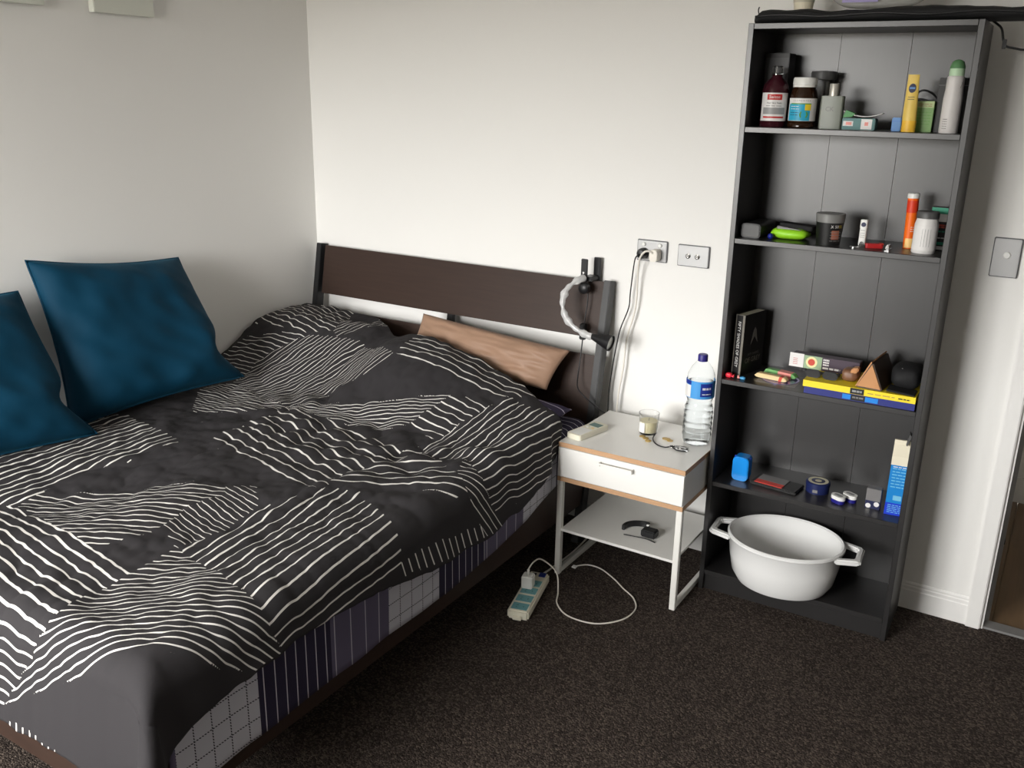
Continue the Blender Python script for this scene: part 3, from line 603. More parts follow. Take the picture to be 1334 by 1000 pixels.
# wristband with black buckle box on the lower shelf
t = thing('fitness_band', 'black curved wrist strap with small black box on the nightstand lower shelf', 'strap', (1.765, -0.335, 0.180))
b = MB(); P = []
for i in range(13):
    a = PI*0.45+PI*0.62*i/12; P.append((0.012+0.055*math.cos(a), 0.0+0.05*math.sin(a)))
pts = [(x*1.0, y) for x, y in P]; q = [(x*1.22-0.002, y*1.22) for x, y in P][::-1]
b.prism(pts+q, 0.0, 0.020); b.build('strap', 'black_plastic', t, bevel=0.002)
MB().box(0.022, 0.075, -0.022, 0.018, 0.0, 0.026).build('module', 'black_plastic', t, bevel=0.004)
MB().tube([(-0.03, -0.045, 0.003), (0.0, -0.04, 0.003), (0.05, -0.035, 0.004), (0.085, -0.042, 0.003)], 0.002, 6).build('wire', 'black_plastic', t, smooth=True)
MB().box(0.020, 0.032, 0.032, 0.044, 0.012, 0.022).build('buckle', 'chrome', t, bevel=0.001)

# ------------------------------------------------------------------ power strip, charger
t = thing('power_strip', 'white power strip with teal sockets on the carpet by the bed', 'power strip', (1.527, -0.665, 0))
ang = math.atan2(-0.55+0.79, 1.49-1.552)-PI/2
r0 = Matrix.Rotation(ang, 4, 'Z'); t.rotation_euler = (0, 0, ang)
MB().box(-0.036, 0.036, -0.135, 0.135, 0.0, 0.034).build('body', 'cream_plastic', t, bevel=0.006)
MB().box(-0.015, 0.015, -0.145, -0.132, 0.004, 0.016).build('hanging_tab', 'cream_plastic', t, bevel=0.002)
for k in range(4):
    y0 = -0.105+k*0.052
    so = MB().box(-0.027, 0.027, y0-0.020, y0+0.020, 0.0335, 0.0350).build('socket', 'socket_teal', t, bevel=0.0006, seg=1)
    b = MB()
    for dx, dy, ra in ((-0.010, 0.004, 0.5), (-0.010, -0.008, -0.5), (0.012, -0.002, PI/2)):
        b.box(-0.0035, 0.0035, -0.001, 0.001, 0.0349, 0.0354, Matrix.Translation((dx, y0+dy, 0)) @ Matrix.Rotation(ra, 4, 'Z'))
    b.build('slot', 'socket_dark', so)
MB().box(0.004, 0.027, 0.100, 0.126, 0.0335, 0.038).build('switch', 'bottle_navy', t, bevel=0.001)
MB().box(-0.022, -0.006, 0.106, 0.120, 0.0335, 0.036).build('reset_button', 'black_plastic', t, bevel=0.001)
inv = Matrix.Translation(t.location) @ r0; inv = inv.inverted()
P = [(1.488, -0.535, 0.012), (1.492, -0.42, 0.006), (1.498, -0.25, 0.008), (1.498, -0.10, 0.04), (1.501, -0.060, 0.11), (1.518, -0.042, 0.22), (1.524, -0.038, 0.34), (1.524, -0.036, 0.46), (1.526, -0.03, 0.56), (1.538, -0.028, 0.66), (1.546, -0.026, 0.78), (1.573, -0.026, 0.90), (1.580, -0.040, 1.03), (1.594, -0.064, 1.085), (1.612, -0.066, 1.112), (1.630, -0.058, 1.114), (1.638, -0.048, 1.104)]
MB().tube([inv @ Vector(p) for p in P], 0.0034, 8).build('cord', 'cord_white', t, smooth=True)
MB().prism(rrect(0.030, 0.042, 0.010), -0.052, -0.011, axis='y', mtx=inv @ Matrix.Translation((1.638, 0, 1.098))).build('plug', 'cord_white', t, bevel=0.003)
t = thing('phone_charger', 'white charger plug with a long white cable looping over the carpet', 'charger', (0, 0, 0))
ax = Matrix.Translation((1.527, -0.665, 0)) @ r0
MB().box(-0.030, 0.008, -0.028, 0.012, 0.0355, 0.080, ax @ Matrix.Translation((0, 0.031, 0))).build('adapter', 'white_plastic', t, bevel=0.003)
p0 = ax @ Vector((-0.011, 0.023, 0.080))
P = [tuple(p0), tuple(p0+Vector((0, 0, 0.02))), (p0.x+0.005, p0.y+0.03, 0.118), (1.515, -0.56, 0.10), (1.556, -0.53, 0.05), (1.590, -0.575, 0.006), (1.622, -0.640, 0.003), (1.690, -0.687, 0.003), (1.784, -0.679, 0.003), (1.847, -0.61, 0.003), (1.858, -0.528, 0.003), (1.823, -0.466, 0.003), (1.765, -0.425, 0.003), (1.712, -0.385, 0.003), (1.64, -0.345, 0.003), (1.585, -0.345, 0.003), (1.552, -0.380, 0.003)]
MB().tube(P, 0.0026, 8).build('cable', 'cord_white', t, smooth=True)
MB().tube([P[0], P[1]], 0.0045, 10, 0).build('connector', 'white_plastic', t, smooth=True)
MB().box(1.544, 1.560, -0.392, -0.376, 0.0, 0.006).build('connector', 'white_plastic', t, bevel=0.001)

# ------------------------------------------------------------------ clip lamp on the headboard
t = thing('clip_lamp', 'black clip lamp with plastic wrapped gooseneck clamped on the headboard', 'lamp', (1.395, -0.05, 0.98))
L0 = Vector(t.location)
def rel(P): return [Vector(p)-L0 for p in P]
MB().box(-0.022, 0.004, -0.034, -0.026, -0.040, 0.085).build('clip_jaw', 'black_plastic', t, bevel=0.002)
MB().box(0.000, 0.028, 0.026, 0.034, -0.030, 0.085).build('clip_jaw', 'black_plastic', t, bevel=0.002)
MB().box(-0.016, 0.022, -0.026, 0.028, 0.004, 0.020).build('clip_hinge', 'black_steel', t, bevel=0.003)
MB().lathe([(0.004, -0.002), (0.004, 0.002), (0, 0.002)], 12, mtx=Matrix.Translation((-0.009, -0.035, 0.035)) @ Matrix.Rotation(PI/2, 4, 'X')).build('rivet', 'chrome', t, smooth='auto')
MB().lathe([(0, 0), (0.020, 0), (0.020, 0.018), (0.012, 0.024), (0, 0.024)], 20, mtx=Matrix.Translation((0.0, -0.034, -0.020)) @ Matrix.Rotation(PI/2, 4, 'X')).build('clamp_knob', 'black_plastic', t, smooth='auto')
NP = rel([(1.392, -0.086, 0.998), (1.372, -0.125, 0.985), (1.352, -0.150, 0.958), (1.346, -0.165, 0.915), (1.362, -0.172, 0.868), (1.398, -0.172, 0.832), (1.440, -0.170, 0.812), (1.478, -0.168, 0.803)])
MB().tube(NP, 0.004, 8).build('gooseneck', 'chrome', t, smooth=True)
MB().tube(NP, lambda q: 0.011+0.003*math.sin(q*23)+0.002*math.sin(q*61), 12).build('plastic_wrap', 'film', t, smooth=True)
mh = Matrix.Translation(Vector((1.472, -0.168, 0.806))-L0) @ Matrix.Rotation(PI/2+0.18, 4, 'Y')
sh_ = MB().lathe([(0, 0), (0.010, 0.0), (0.013, 0.012), (0.020, 0.040), (0.029, 0.072), (0.030, 0.078), (0.0275, 0.078), (0.019, 0.042), (0.009, 0.016), (0, 0.014)], 32, mtx=mh).build('shade', 'black_plastic', t, smooth='auto')
MB().lathe([(0, 0.066), (0.018, 0.068), (0.024, 0.072), (0.018, 0.060), (0, 0.056)], 24, mtx=mh).build('bulb', 'white_plastic', sh_, smooth=True)
cd_ = MB().tube(rel([(1.402, -0.076, 0.972), (1.405, -0.082, 0.90), (1.402, -0.092, 0.84), (1.402, -0.110, 0.72), (1.406, -0.135, 0.64), (1.420, -0.160, 0.60), (1.455, -0.170, 0.575), (1.492, -0.150, 0.54), (1.496, -0.090, 0.50), (1.492, -0.045, 0.49), (1.487, -0.032, 0.56), (1.497, -0.028, 0.68), (1.510, -0.026, 0.775), (1.520, -0.026, 0.82), (1.546, -0.026, 0.896), (1.549, -0.026, 0.954), (1.560, -0.035, 1.05), (1.572, -0.050, 1.085), (1.582, -0.050, 1.097)]), 0.0024, 8)
cd_.build('cord', 'black_plastic', t, smooth=True)
MB().box(-0.011, 0.011, -0.012, 0.010, -0.030, 0.030, Matrix.Translation(Vector((1.402, -0.100, 0.80))-L0)).build('cord_switch', 'black_plastic', t, bevel=0.003)
MB().lathe([(0, 0.0), (0.020, 0.0), (0.020, 0.020), (0.014, 0.032), (0, 0.034)], 24, mtx=Matrix.Translation(Vector((1.586, -0.011, 1.098))-L0) @ Matrix.Rotation(PI/2, 4, 'X')).build('plug', 'black_plastic', t, smooth='auto')

# ------------------------------------------------------------------ bookcase
BX, BY, RB = 1.9756, -0.0187, 0.0169
BW, BD, BH, TH = 0.6185, 0.2523, 1.8392, 0.016
SH = (1.552, 1.221, 0.767, 0.407, 0.076)
bc = thing('bookcase', 'tall black brown bookcase with five open shelves beside the nightstand', 'bookcase', (BX, BY, 0), RB)
for x0 in (0, BW-TH): MB().box(x0, x0+TH, -BD, 0, 0, BH).build('side_panel', 'black_wood', bc, bevel=0.0012, seg=1)
MB().box(TH, BW-TH, -BD, 0, BH-TH, BH).build('top_panel', 'black_wood', bc, bevel=0.0012, seg=1)
for z in SH: MB().box(TH, BW-TH, -BD+0.001, -0.005, z-TH, z).build('shelf', 'black_wood', bc, bevel=0.0012, seg=1)
MB().box(TH, BW-TH, -BD+0.012, -BD+0.026, 0, SH[-1]-TH).build('kick_board', 'black_wood', bc)
xs = (TH-0.004, 0.212, 0.412, BW-TH+0.004)
for i in range(3): MB().box(xs[i]+0.0006, xs[i+1]-0.0006, -0.0055-(0.0006 if i == 1 else 0), -0.001, 0.03, BH-0.004).build('back_panel', 'black_wood', bc)
BMAT = Matrix.Translation((BX, BY, 0)) @ Matrix.Rotation(RB, 4, 'Z')
def at(a, b_, z):
    p = BMAT @ Vector((a, b_, z)); return (p.x, p.y, p.z)
def item(name, label, cat, a, b_, z, rz=0, group=None): return thing(name, label, cat, at(a, b_, z), RB+rz, group)
def rect(name, m, par, x0, x1, z0, z1, y, t_=0.0006): return MB().box(x0, x1, y-t_, y, z0, z1).build(name, m, par)
def bars(par, m, x0, x1, zs, y, h=0.0016, t_=0.0004):       # lines of small unreadable print
    b = MB()
    for i, z in enumerate(zs):
        x = x0
        while x < x1:
            l_ = random.uniform(0.2, 0.4)*(x1-x0); b.box(x, min(x+l_, x1), y-t_, y, z, z+h); x += l_+0.06*(x1-x0)
    return b.build('small_print', m, par)
def cbars(par, m, r, a0, a1, zs, h=0.0016):
    b = MB()
    for z in zs:
        a = a0
        while a < a1:
            l_ = random.uniform(0.2, 0.4)*(a1-a0); b.lathe([(r, z), (r+0.0003, z), (r+0.0003, z+h), (r, z+h)], n=4, a0=a, a1=min(a+l_, a1)); a += l_+0.07*(a1-a0)
    return b.build('small_print', m, par)
F = -PI/2+0.24        # bottle labels turn a little towards the room
Z1, Z2, Z3, Z4, Z5 = SH
# ---- top shelf
t = item('carton', 'tall dark grey carton at the back of the top shelf behind the maroon bottle', 'box', 0.064, -0.072, Z1)
MB().box(-0.047, 0.025, -0.035, 0.04, 0, 0.212).build('body', 'dark_box', t, bevel=0.0015)
MB().box(-0.047, 0.025, -0.0354, 0.04, 0.198, 0.2125).build('lid_flap', 'book_black', t, bevel=0.001)
t = item('vitamin_bottle', 'maroon glass supplement bottle with red and white label and clear cap', 'bottle', 0.074, -0.166, Z1)
MB().lathe([(0, 0), (0.036, 0), (0.039, 0.004), (0.039, 0.105), (0.034, 0.122), (0.018, 0.140), (0.0145, 0.146), (0.0145, 0.150), (0, 0.150)], 40).build('body', mat('maroon_gloss', srgb(58, 22, 30), 0.12), t, smooth='auto')
MB().lathe([(0, 0.148), (0.017, 0.148), (0.017, 0.153), (0.0145, 0.154), (0.015, 0.172), (0.013, 0.174), (0, 0.174)], 28).build('cap', 'glass', t, smooth='auto')
lb = arc('label', 'label_white', t, 0.0394, 0.018, 0.098, F-1.15, F+1.15, n=30)
arc('brand_panel', 'label_red', lb, 0.0400, 0.078, 0.094, F-0.55, F+0.55)
arc('silver_band', 'label_silver', lb, 0.0399, 0.037, 0.056, F-0.85, F+0.85)
arc('red_band', 'label_red', lb, 0.0400, 0.026, 0.031, F-0.8, F+0.8)
lettering('Swisse', 0.0125, 'label_white', lb, cyl(0.0408, F, 0.086)); lettering('Hair Skin Nails', 0.0075, 'frame_dark', lb, cyl(0.0402, F, 0.069))
cbars(lb, 'pack_grey', 0.0398, F-0.6, F+0.6, (0.060,))
t = item('vitamin_jar', 'brown glass vitamin jar with white lid and blue and yellow label', 'jar', 0.1565, -0.158, Z1)
MB().lathe([(0, 0), (0.036, 0), (0.040, 0.004), (0.040, 0.010), (0.0385, 0.013), (0.040, 0.016), (0.040, 0.088), (0.036, 0.104), (0.031, 0.112), (0.031, 0.118), (0, 0.118)], 40).build('body', mat('brown_gloss', srgb(44, 26, 14), 0.1), t, smooth='auto')
b = MB(); b.lathe([(0, 0.115), (0.0335, 0.115), (0.0335, 0.120), (0.0325, 0.121), (0.0345, 0.122), (0.0345, 0.137), (0.032, 0.142), (0, 0.142)], 40); b.build('lid', 'white_plastic', t, smooth='auto')
lb = arc('label', 'label_white', t, 0.0404, 0.020, 0.084, F-1.25, F+1.25, n=30)
arc('blue_panel', 'label_cyan', lb, 0.0409, 0.021, 0.068, F-1.1, F+0.55); arc('yellow_patch', 'label_yellow', lb, 0.0413, 0.050, 0.067, F+0.15, F+0.58); arc('green_line', 'label_green', lb, 0.0412, 0.067, 0.070, F-0.9, F+0.6)
MB().lathe([(0.012, 0), (0.012, 0.0005), (0.008, 0.0006), (0.008, 0)], 20, mtx=Matrix.Rotation(F+PI/2+0.1, 4, 'Z') @ Matrix.Translation((0, -0.0402, 0.038)) @ Matrix.Rotation(PI/2, 4, 'X')).build('emblem', 'label_green', lb)
lettering('C L E M E N T E X', 0.0068, 'pack_grey', lb, cyl(0.0410, F-0.1, 0.077))
cbars(lb, 'label_white', 0.0411, F-0.9, F-0.25, (0.060, 0.053)); cbars(lb, 'navy', 0.0411, F-0.9, F-0.25, (0.043, 0.036))
t = item('shaker_cup', 'clear cup with dark grey lid standing at the back of the top shelf', 'cup', 0.186, -0.062, Z1)
MB().lathe([(0, 0), (0.028, 0), (0.034, 0.140), (0.0325, 0.140), (0.0265, 0.004), (0, 0.004)], 32).build('cup', 'glass', t, smooth='auto')
MB().lathe([(0, 0.138), (0.037, 0.138), (0.038, 0.152), (0.036, 0.162), (0, 0.164)], 32).build('lid', 'lid_grey', t, smooth='auto')
t = item('perfume_bottle', 'square frosted grey perfume bottle with a silver cap', 'perfume', 0.243, -0.165, Z1)
MB().prism(rrect(0.064, 0.030, 0.006), 0, 0.092).build('body', mat('frosted_glass', srgb(132, 138, 126), 0.35, trans=0.25), t, bevel=0.003)
MB().lathe([(0, 0.091), (0.0138, 0.091), (0.0138, 0.124), (0.0128, 0.126), (0, 0.126)], 28).build('cap', mat('satin_silver', (0.55, 0.53, 0.48), 0.4, metal=0.5), t, smooth='auto')
lettering('CK', 0.018, 'pack_grey', t, front(-0.004, -0.0153, 0.055))
t = item('tissue_pack', 'small open teal and white pack with a curling white flap', 'box', 0.322, -0.150, Z1)
MB().box(-0.046, 0.046, -0.022, 0.022, 0, 0.032).build('carton', 'teal_card', t, bevel=0.002)
rect('paper_label', 'label_white', t, -0.042, -0.014, 0.010, 0.024, -0.0221); rect('print', 'pink_print', t, -0.034, -0.018, 0.013, 0.021, -0.0228); rect('paper_label', 'label_white', t, 0.008, 0.038, 0.002, 0.030, -0.0221); rect('print', 'pink_print', t, 0.018, 0.028, 0.012, 0.022, -0.0228)
P = [(-0.046+0.108*i/14, 0.036+0.020*((i/14-0.55)**2)*2.4) for i in range(15)]
MB().prism(P+[(x, z+0.002) for x, z in P[::-1]], -0.018, 0.016, axis='y').build('flap', 'label_white', t)
MB().prism([(-0.046, 0.033), (-0.020, 0.036), (-0.012, 0.045), (-0.038, 0.054)], -0.020, 0.012, axis='y').build('green_flap', 'leaf_green', t, bevel=0.001)
t = item('small_box', 'tiny light blue box beside the yellow tube', 'box', 0.426, -0.165, Z1)
MB().box(-0.0125, 0.0125, -0.012, 0.012, 0, 0.037).build('body', 'small_blue', t, bevel=0.002); MB().box(-0.0126, 0.0126, -0.0121, 0.0121, 0.027, 0.0276).build('lid_seam', 'carton_deep', t)
t = item('cream_tube', 'yellow squeeze tube standing on its cap on the top shelf', 'tube', 0.460, -0.182, Z1)
b = MB(); n = 24; rings = [(0.0185, 0.0145, 0.030), (0.0180, 0.0125, 0.06), (0.0165, 0.008, 0.10), (0.0150, 0.003, 0.135), (0.0145, 0.0012, 0.152)]; vs = []
for rx, ry, z in rings: vs += [(rx*math.cos(2*PI*k/n)-0.004*z/0.15, ry*math.sin(2*PI*k/n), z) for k in range(n)]
b.add(vs, [(j*n+k, j*n+(k+1) % n, (j+1)*n+(k+1) % n, (j+1)*n+k) for j in range(4) for k in range(n)]+[tuple(range(n-1, -1, -1)), tuple(4*n+k for k in range(n))])
b.build('body', 'yellow_tube', t, smooth='auto'); MB().lathe([(0, 0), (0.0185, 0), (0.019, 0.03), (0, 0.03)], 28, sy=0.8).build('cap', 'yellow_cap', t, smooth='auto')
MB().lathe([(0.0095, 0), (0.0095, 0.001), (0, 0.0012)], 24, sy=1.3, mtx=Matrix.Translation((-0.003, -0.0052, 0.116)) @ Matrix.Rotation(PI/2-0.13, 4, 'X')).build('emblem', 'navy', t)
MB().box(-0.010, 0.004, -0.0066, -0.0062, 0.114, 0.119, Matrix.Identity(4)).build('emblem_band', 'small_blue', t)
b = MB(); [b.box(-0.011, 0.006, -0.0105+0.0012*k, -0.0100+0.0012*k, 0.092-0.006*(1-k), 0.0935-0.006*(1-k)) for k in (0, 1)]; b.build('small_print', 'frame_dark', t)
t = item('soap_box', 'small green box with pale top band on the top shelf', 'box', 0.4905, -0.130, Z1)
MB().box(-0.024, 0.024, -0.015, 0.015, 0, 0.083).build('body', 'green_box', t, bevel=0.001)
rect('top_band', 'green_pale', t, -0.0235, 0.0235, 0.065, 0.0825, -0.0151); bars(t, 'print_brown', -0.018, 0.018, (0.074, 0.069), -0.0158); bars(t, 'label_green', -0.018, 0.018, (0.052, 0.044, 0.036, 0.028, 0.02), -0.0151)
t = item('sunglasses', 'dark sunglasses lying behind the small green box', 'sunglasses', 0.475, -0.068, Z1)
MB().tube([(-0.030, 0.0, 0.098), (-0.005, -0.006, 0.112), (0.02, -0.004, 0.104), (0.04, 0.0, 0.085)], 0.0028, 7).build('temple', 'black_plastic', t, smooth=True)
MB().box(-0.04, 0.04, 0.0, 0.03, 0.0, 0.085).build('case', 'dark_box', t, bevel=0.006)
MB().tube([(-0.035, -0.004, 0.078), (-0.01, -0.004, 0.088), (0.02, -0.004, 0.080)], 0.003, 7).build('lens_frame', 'black_plastic', t, smooth=True)
t = item('black_box', 'black box standing behind the white spray can', 'box', 0.556, -0.098, Z1)
MB().box(-0.040, 0.040, -0.030, 0.03, 0, 0.146).build('body', 'book_black', t, bevel=0.0015); MB().box(-0.0402, 0.0402, -0.0302, 0.0302, 0.125, 0.1265).build('lid_seam', 'grey_plastic', t)
t = item('spray_can', 'white deodorant spray can with green domed cap', 'spray can', 0.563, -0.185, Z1)
MB().lathe([(0, 0), (0.0235, 0), (0.0245, 0.003), (0.0245, 0.09), (0.0225, 0.115), (0.0225, 0.138), (0.0215, 0.146), (0.019, 0.149), (0, 0.149)], 36).build('body', 'can_white', t, smooth='auto')
cp = MB().lathe([(0.019, 0.148), (0.0195, 0.158), (0.0185, 0.172), (0.014, 0.184), (0.007, 0.189), (0, 0.190)], 32).build('cap', 'cap_pale', t, smooth='auto')
MB().lathe([(0.0198, 0.168), (0.0190, 0.173), (0.0145, 0.185), (0.0072, 0.1900), (0, 0.191)], 32, mtx=Matrix.Translation((0, 0, 0.0))).build('nozzle_hood', 'cap_green', cp, smooth='auto')
cbars(t, 'print_grey', 0.0246, F-0.9, F-0.4, (0.012, 0.018, 0.024, 0.030, 0.036)); MB().tube([(0.016, -0.0172, 0.118), (0.018, -0.0155, 0.128), (0.0172, -0.0155, 0.134)], 0.0006, 5).build('emblem', 'print_grey', t)

# ---- second shelf
t = item('glasses_case', 'black oblong case with grey end on the second shelf', 'case', 0.056, -0.145, Z2, -0.05)
MB().prism(rrect(0.062, 0.044, 0.010, cy=0.022), -0.070, 0.075, axis='y').build('body', 'black_plastic', t, bevel=0.003)
MB().prism(rrect(0.054, 0.036, 0.008, cy=0.022), -0.0715, -0.0695, axis='y').build('end_panel', 'lid_grey', t)
MB().box(-0.0312, 0.0312, -0.0705, 0.0755, 0.0215, 0.0225).build('seam', 'grey_plastic', t)
t = item('marble', 'small shiny dark blue ball between the black case and the green pouch', 'ball', 0.112, -0.200, Z2)
MB().lathe([(0.009*math.sin(PI*k/12), 0.009-0.009*math.cos(PI*k/12)) for k in range(13)], 20).build('ball', mat('blue_gloss', srgb(30, 40, 130), 0.1), t, smooth=True)
MB().lathe([(0.0092, 0.0083), (0.0094, 0.009), (0.0092, 0.0097)], 20).build('seam', 'navy', t)
t = item('pouch', 'bright green and black zip pouch lying on the second shelf', 'pouch', 0.160, -0.150, Z2)
def lump(L_, W_, H_, n=20, k=10, seed=0, f=None):
    b = MB(); vs = []
    for j in range(k+1):
        th = PI*j/k
        for i in range(n):
            a = 2*PI*i/n; ca, sa = math.cos(a), math.sin(a); ca = math.copysign(abs(ca)**0.6, ca); sa = math.copysign(abs(sa)**0.6, sa)
            s_ = math.sin(th)**0.5; d = 1+0.12*noise.noise(Vector((ca*2+seed, sa*2, th)))
            vs.append((L_/2*ca*s_*d, W_/2*sa*s_*d, H_/2-H_/2*math.cos(th)))
    b.add(vs, [(j*n+i, j*n+(i+1) % n, (j+1)*n+(i+1) % n, (j+1)*n+i) for j in range(k) for i in range(n)]); return b
lump(0.115, 0.085, 0.034, seed=2).build('body', 'lime', t, smooth=True)
MB().prism(rrect(0.105, 0.055, 0.01), 0.030, 0.044, mtx=Matrix.Translation((0.012, 0.022, 0)) @ Matrix.Rotation(0.06, 4, 'Y')).build('black_panel', 'black_cloth', t, bevel=0.005)
MB().prism(rrect(0.075, 0.020, 0.006), 0.024, 0.036, mtx=Matrix.Translation((-0.004, -0.020, 0)) @ Matrix.Rotation(0.10, 4, 'Y')).build('grey_panel', 'pack_grey', t, bevel=0.004)
t = item('supplement_tub', 'black supplement tub with clear grey lid and small printed panel', 'tub', 0.281, -0.185, Z2)
MB().lathe([(0, 0), (0.034, 0), (0.040, 0.066), (0, 0.066)], 36).build('body', 'tub_black', t, smooth='auto')
MB().lathe([(0, 0.066), (0.041, 0.066), (0.0425, 0.088), (0.041, 0.091), (0, 0.091)], 36).build('lid', 'tub_grey', t, smooth='auto')
arc('print_panel', 'print_brown', t, 0.0395, 0.018, 0.044, F+0.15, F+0.75); lettering('X 50', 0.012, 'label_white', t, cyl(0.0402, F+0.35, 0.055)); cbars(t, 'label_yellow', 0.0398, F+0.68, F+0.95, (0.052, 0.057)); cbars(t, 'pack_grey', 0.0398, F+0.05, F+0.9, (0.013, 0.022, 0.030, 0.038))
t = item('lip_balm', 'slim white lip balm stick standing upright on the second shelf', 'lip balm', 0.372, -0.150, Z2)
MB().prism(rrect(0.020, 0.016, 0.005), 0, 0.050).build('tube', 'white_plastic', t, bevel=0.001); MB().prism(rrect(0.021, 0.017, 0.005), 0.050, 0.076).build('cap', 'white_plastic', t, bevel=0.002)
MB().lathe([(0.0068, 0), (0.0068, 0.0006), (0, 0.0006)], 20, mtx=Matrix.Translation((0, -0.0084, 0.062)) @ Matrix.Rotation(PI/2, 4, 'X')).build('emblem', 'navy', t); bars(t, 'label_silver', -0.006, 0.006, (0.044, 0.036, 0.03, 0.024), -0.0081)
t = item('lighter', 'red plastic lighter with silver head lying on the second shelf', 'lighter', 0.398, -0.185, Z2, 0.35)
MB().prism(rrect(0.052, 0.022, 0.008), 0, 0.013, mtx=Matrix.Translation((0.014, 0, 0))).build('body', 'lighter_red', t, bevel=0.003); MB().box(-0.026, -0.011, -0.010, 0.010, 0, 0.012).build('metal_head', 'chrome', t, bevel=0.002)
MB().lathe([(0.005, -0.008), (0.005, 0.008), (0, 0.008)], 14, mtx=Matrix.Translation((-0.020, 0, 0.011)) @ Matrix.Rotation(PI/2, 4, 'X')).build('wheel', 'steel', t, smooth='auto'); MB().box(0.030, 0.040, -0.0112, 0.0112, 0.0128, 0.0136).build('label_band', 'orange_red', t)
t = item('nail_clipper', 'small silver nail clipper beside the red lighter', 'nail clipper', 0.455, -0.200, Z2)
b = MB(); b.prism([(-0.006, 0), (0.006, 0), (0.006, 0.004), (-0.006, 0.002)], -0.026, 0.026, axis='y'); b.build('body', 'chrome', t); MB().prism([(-0.005, 0.006), (0.005, 0.006), (0.004, 0.016), (-0.004, 0.014)], -0.022, 0.018, axis='y').build('lever', 'chrome', t); MB().box(-0.0015, 0.0015, -0.020, -0.014, 0.002, 0.018).build('pin', 'steel', t)
t = item('coin', 'silver coin lying beside the red lighter on the second shelf', 'coin', 0.362, -0.208, Z2)
MB().lathe([(0, 0), (0.013, 0), (0.013, 0.0022), (0.0115, 0.0026), (0, 0.0022)], 24).build('blank', 'chrome', t, smooth='auto'); MB().lathe([(0.006, 0.0022), (0.006, 0.0028), (0, 0.003)], 16).build('relief', 'steel', t)
t = item('effervescent_tube', 'orange vitamin tube with white cap leaning behind the white pill bottle', 'tube', 0.498, -0.120, Z2)
q = Matrix.Rotation(-0.035, 4, 'Y')
MB().lathe([(0, 0), (0.0155, 0), (0.0155, 0.146), (0, 0.146)], 28, mtx=q).build('body', 'orange', t, smooth='auto'); MB().lathe([(0.0158, 0.104), (0.0158, 0.139), (0.0155, 0.139)], 28, mtx=q).build('red_band', 'orange_red', t, smooth='auto'); MB().lathe([(0, 0.145), (0.0165, 0.145), (0.0165, 0.156), (0.015, 0.159), (0, 0.159)], 28, mtx=q).build('cap', 'white_plastic', t, smooth='auto')
arc('lemon_print', 'lemon_print', t, 0.0160, 0.003, 0.030, F-0.9, F+0.4); cbars(t, 'label_white', 0.0157, F-0.2, F+0.6, (0.05, 0.056, 0.062))
t = item('pill_bottle', 'white pill bottle with dark grey cap near the end of the second shelf', 'bottle', 0.546, -0.182, Z2)
MB().lathe([(0, 0), (0.0305, 0), (0.032, 0.003), (0.032, 0.080), (0.029, 0.092), (0.0275, 0.099), (0, 0.099)], 36).build('body', 'pill_white', t, smooth='auto'); MB().lathe([(0, 0.098), (0.0300, 0.098), (0.0305, 0.113), (0.028, 0.117), (0, 0.117)], 36).build('cap', 'lid_grey', t, smooth='auto')
lb = arc('label', 'label_white', t, 0.0325, 0.010, 0.078, F-1.2, F+1.2, n=24); b = MB(); [b.lathe([(0.0328, 0.02), (0.0332, 0.02), (0.0332, 0.07), (0.0328, 0.07)], n=2, a0=F+k*0.22-0.4, a1=F+k*0.22-0.37) for k in range(4)]; b.build('small_print', 'label_silver', lb)
t = item('medicine_box', 'green white and black medicine box standing behind the pill bottle', 'box', 0.573, -0.105, Z2)
MB().box(-0.026, 0.025, -0.018, 0.018, 0, 0.124).build('body', 'pharma_black', t, bevel=0.001); rect('green_band', 'pharma_green', t, -0.0258, 0.0248, 0.106, 0.1235, -0.0181); rect('white_band', 'label_white', t, -0.0258, 0.0248, 0.084, 0.106, -0.0181); rect('white_band', 'label_white', t, -0.0258, 0.0248, 0.004, 0.014, -0.0181); rect('green_band', 'pharma_green', t, -0.02, 0.02, 0.018, 0.026, -0.0181)
bars(t, 'seal_red', -0.018, 0.02, (0.072, 0.066), -0.0181, 0.004); bars(t, 'pharma_green', -0.018, 0.02, (0.054,), -0.0181, 0.004); bars(t, 'label_white', -0.018, 0.02, (0.036,), -0.0181, 0.003)

# ---- third shelf
t = item('paperback', 'thick black paperback novel standing upright on the third shelf', 'book', 0.058, -0.122, Z3, -0.24)
MB().box(-0.015, 0.015, -0.066, 0.062, 0.002, 0.201).build('pages', 'page', t)
MB().box(0.015, 0.0165, -0.068, 0.064, 0, 0.203).build('cover', 'book_black', t); MB().box(-0.0165, -0.015, -0.068, 0.064, 0, 0.203).build('cover', 'book_black', t)
sp = MB().box(-0.0165, 0.0165, -0.0695, -0.066, 0, 0.203).build('spine', 'spine_grey', t); rect('spine_panel', 'book_black', sp, -0.0125, 0.0085, 0.002, 0.201, -0.0695)
lettering('FIFTY SHADES OF GREY', 0.0145, 'label_white', sp, lambda x, y: Vector((-0.002+y, -0.0706, 0.105-x)))
lettering('FIFTY SHADES', 0.011, 'print_grey', t, lambda x, y: Vector((0.0169, x, 0.066+y))); lettering('OF GREY', 0.024, 'spine_grey', t, lambda x, y: Vector((0.0169, x, 0.046+y)))
MB().prism([(-0.02, 0.10), (0.0, 0.125), (0.022, 0.10), (0.008, 0.145), (0.0, 0.155), (-0.008, 0.145)], 0.0165, 0.0169, axis='x').build('cover_picture', 'print_grey', t)
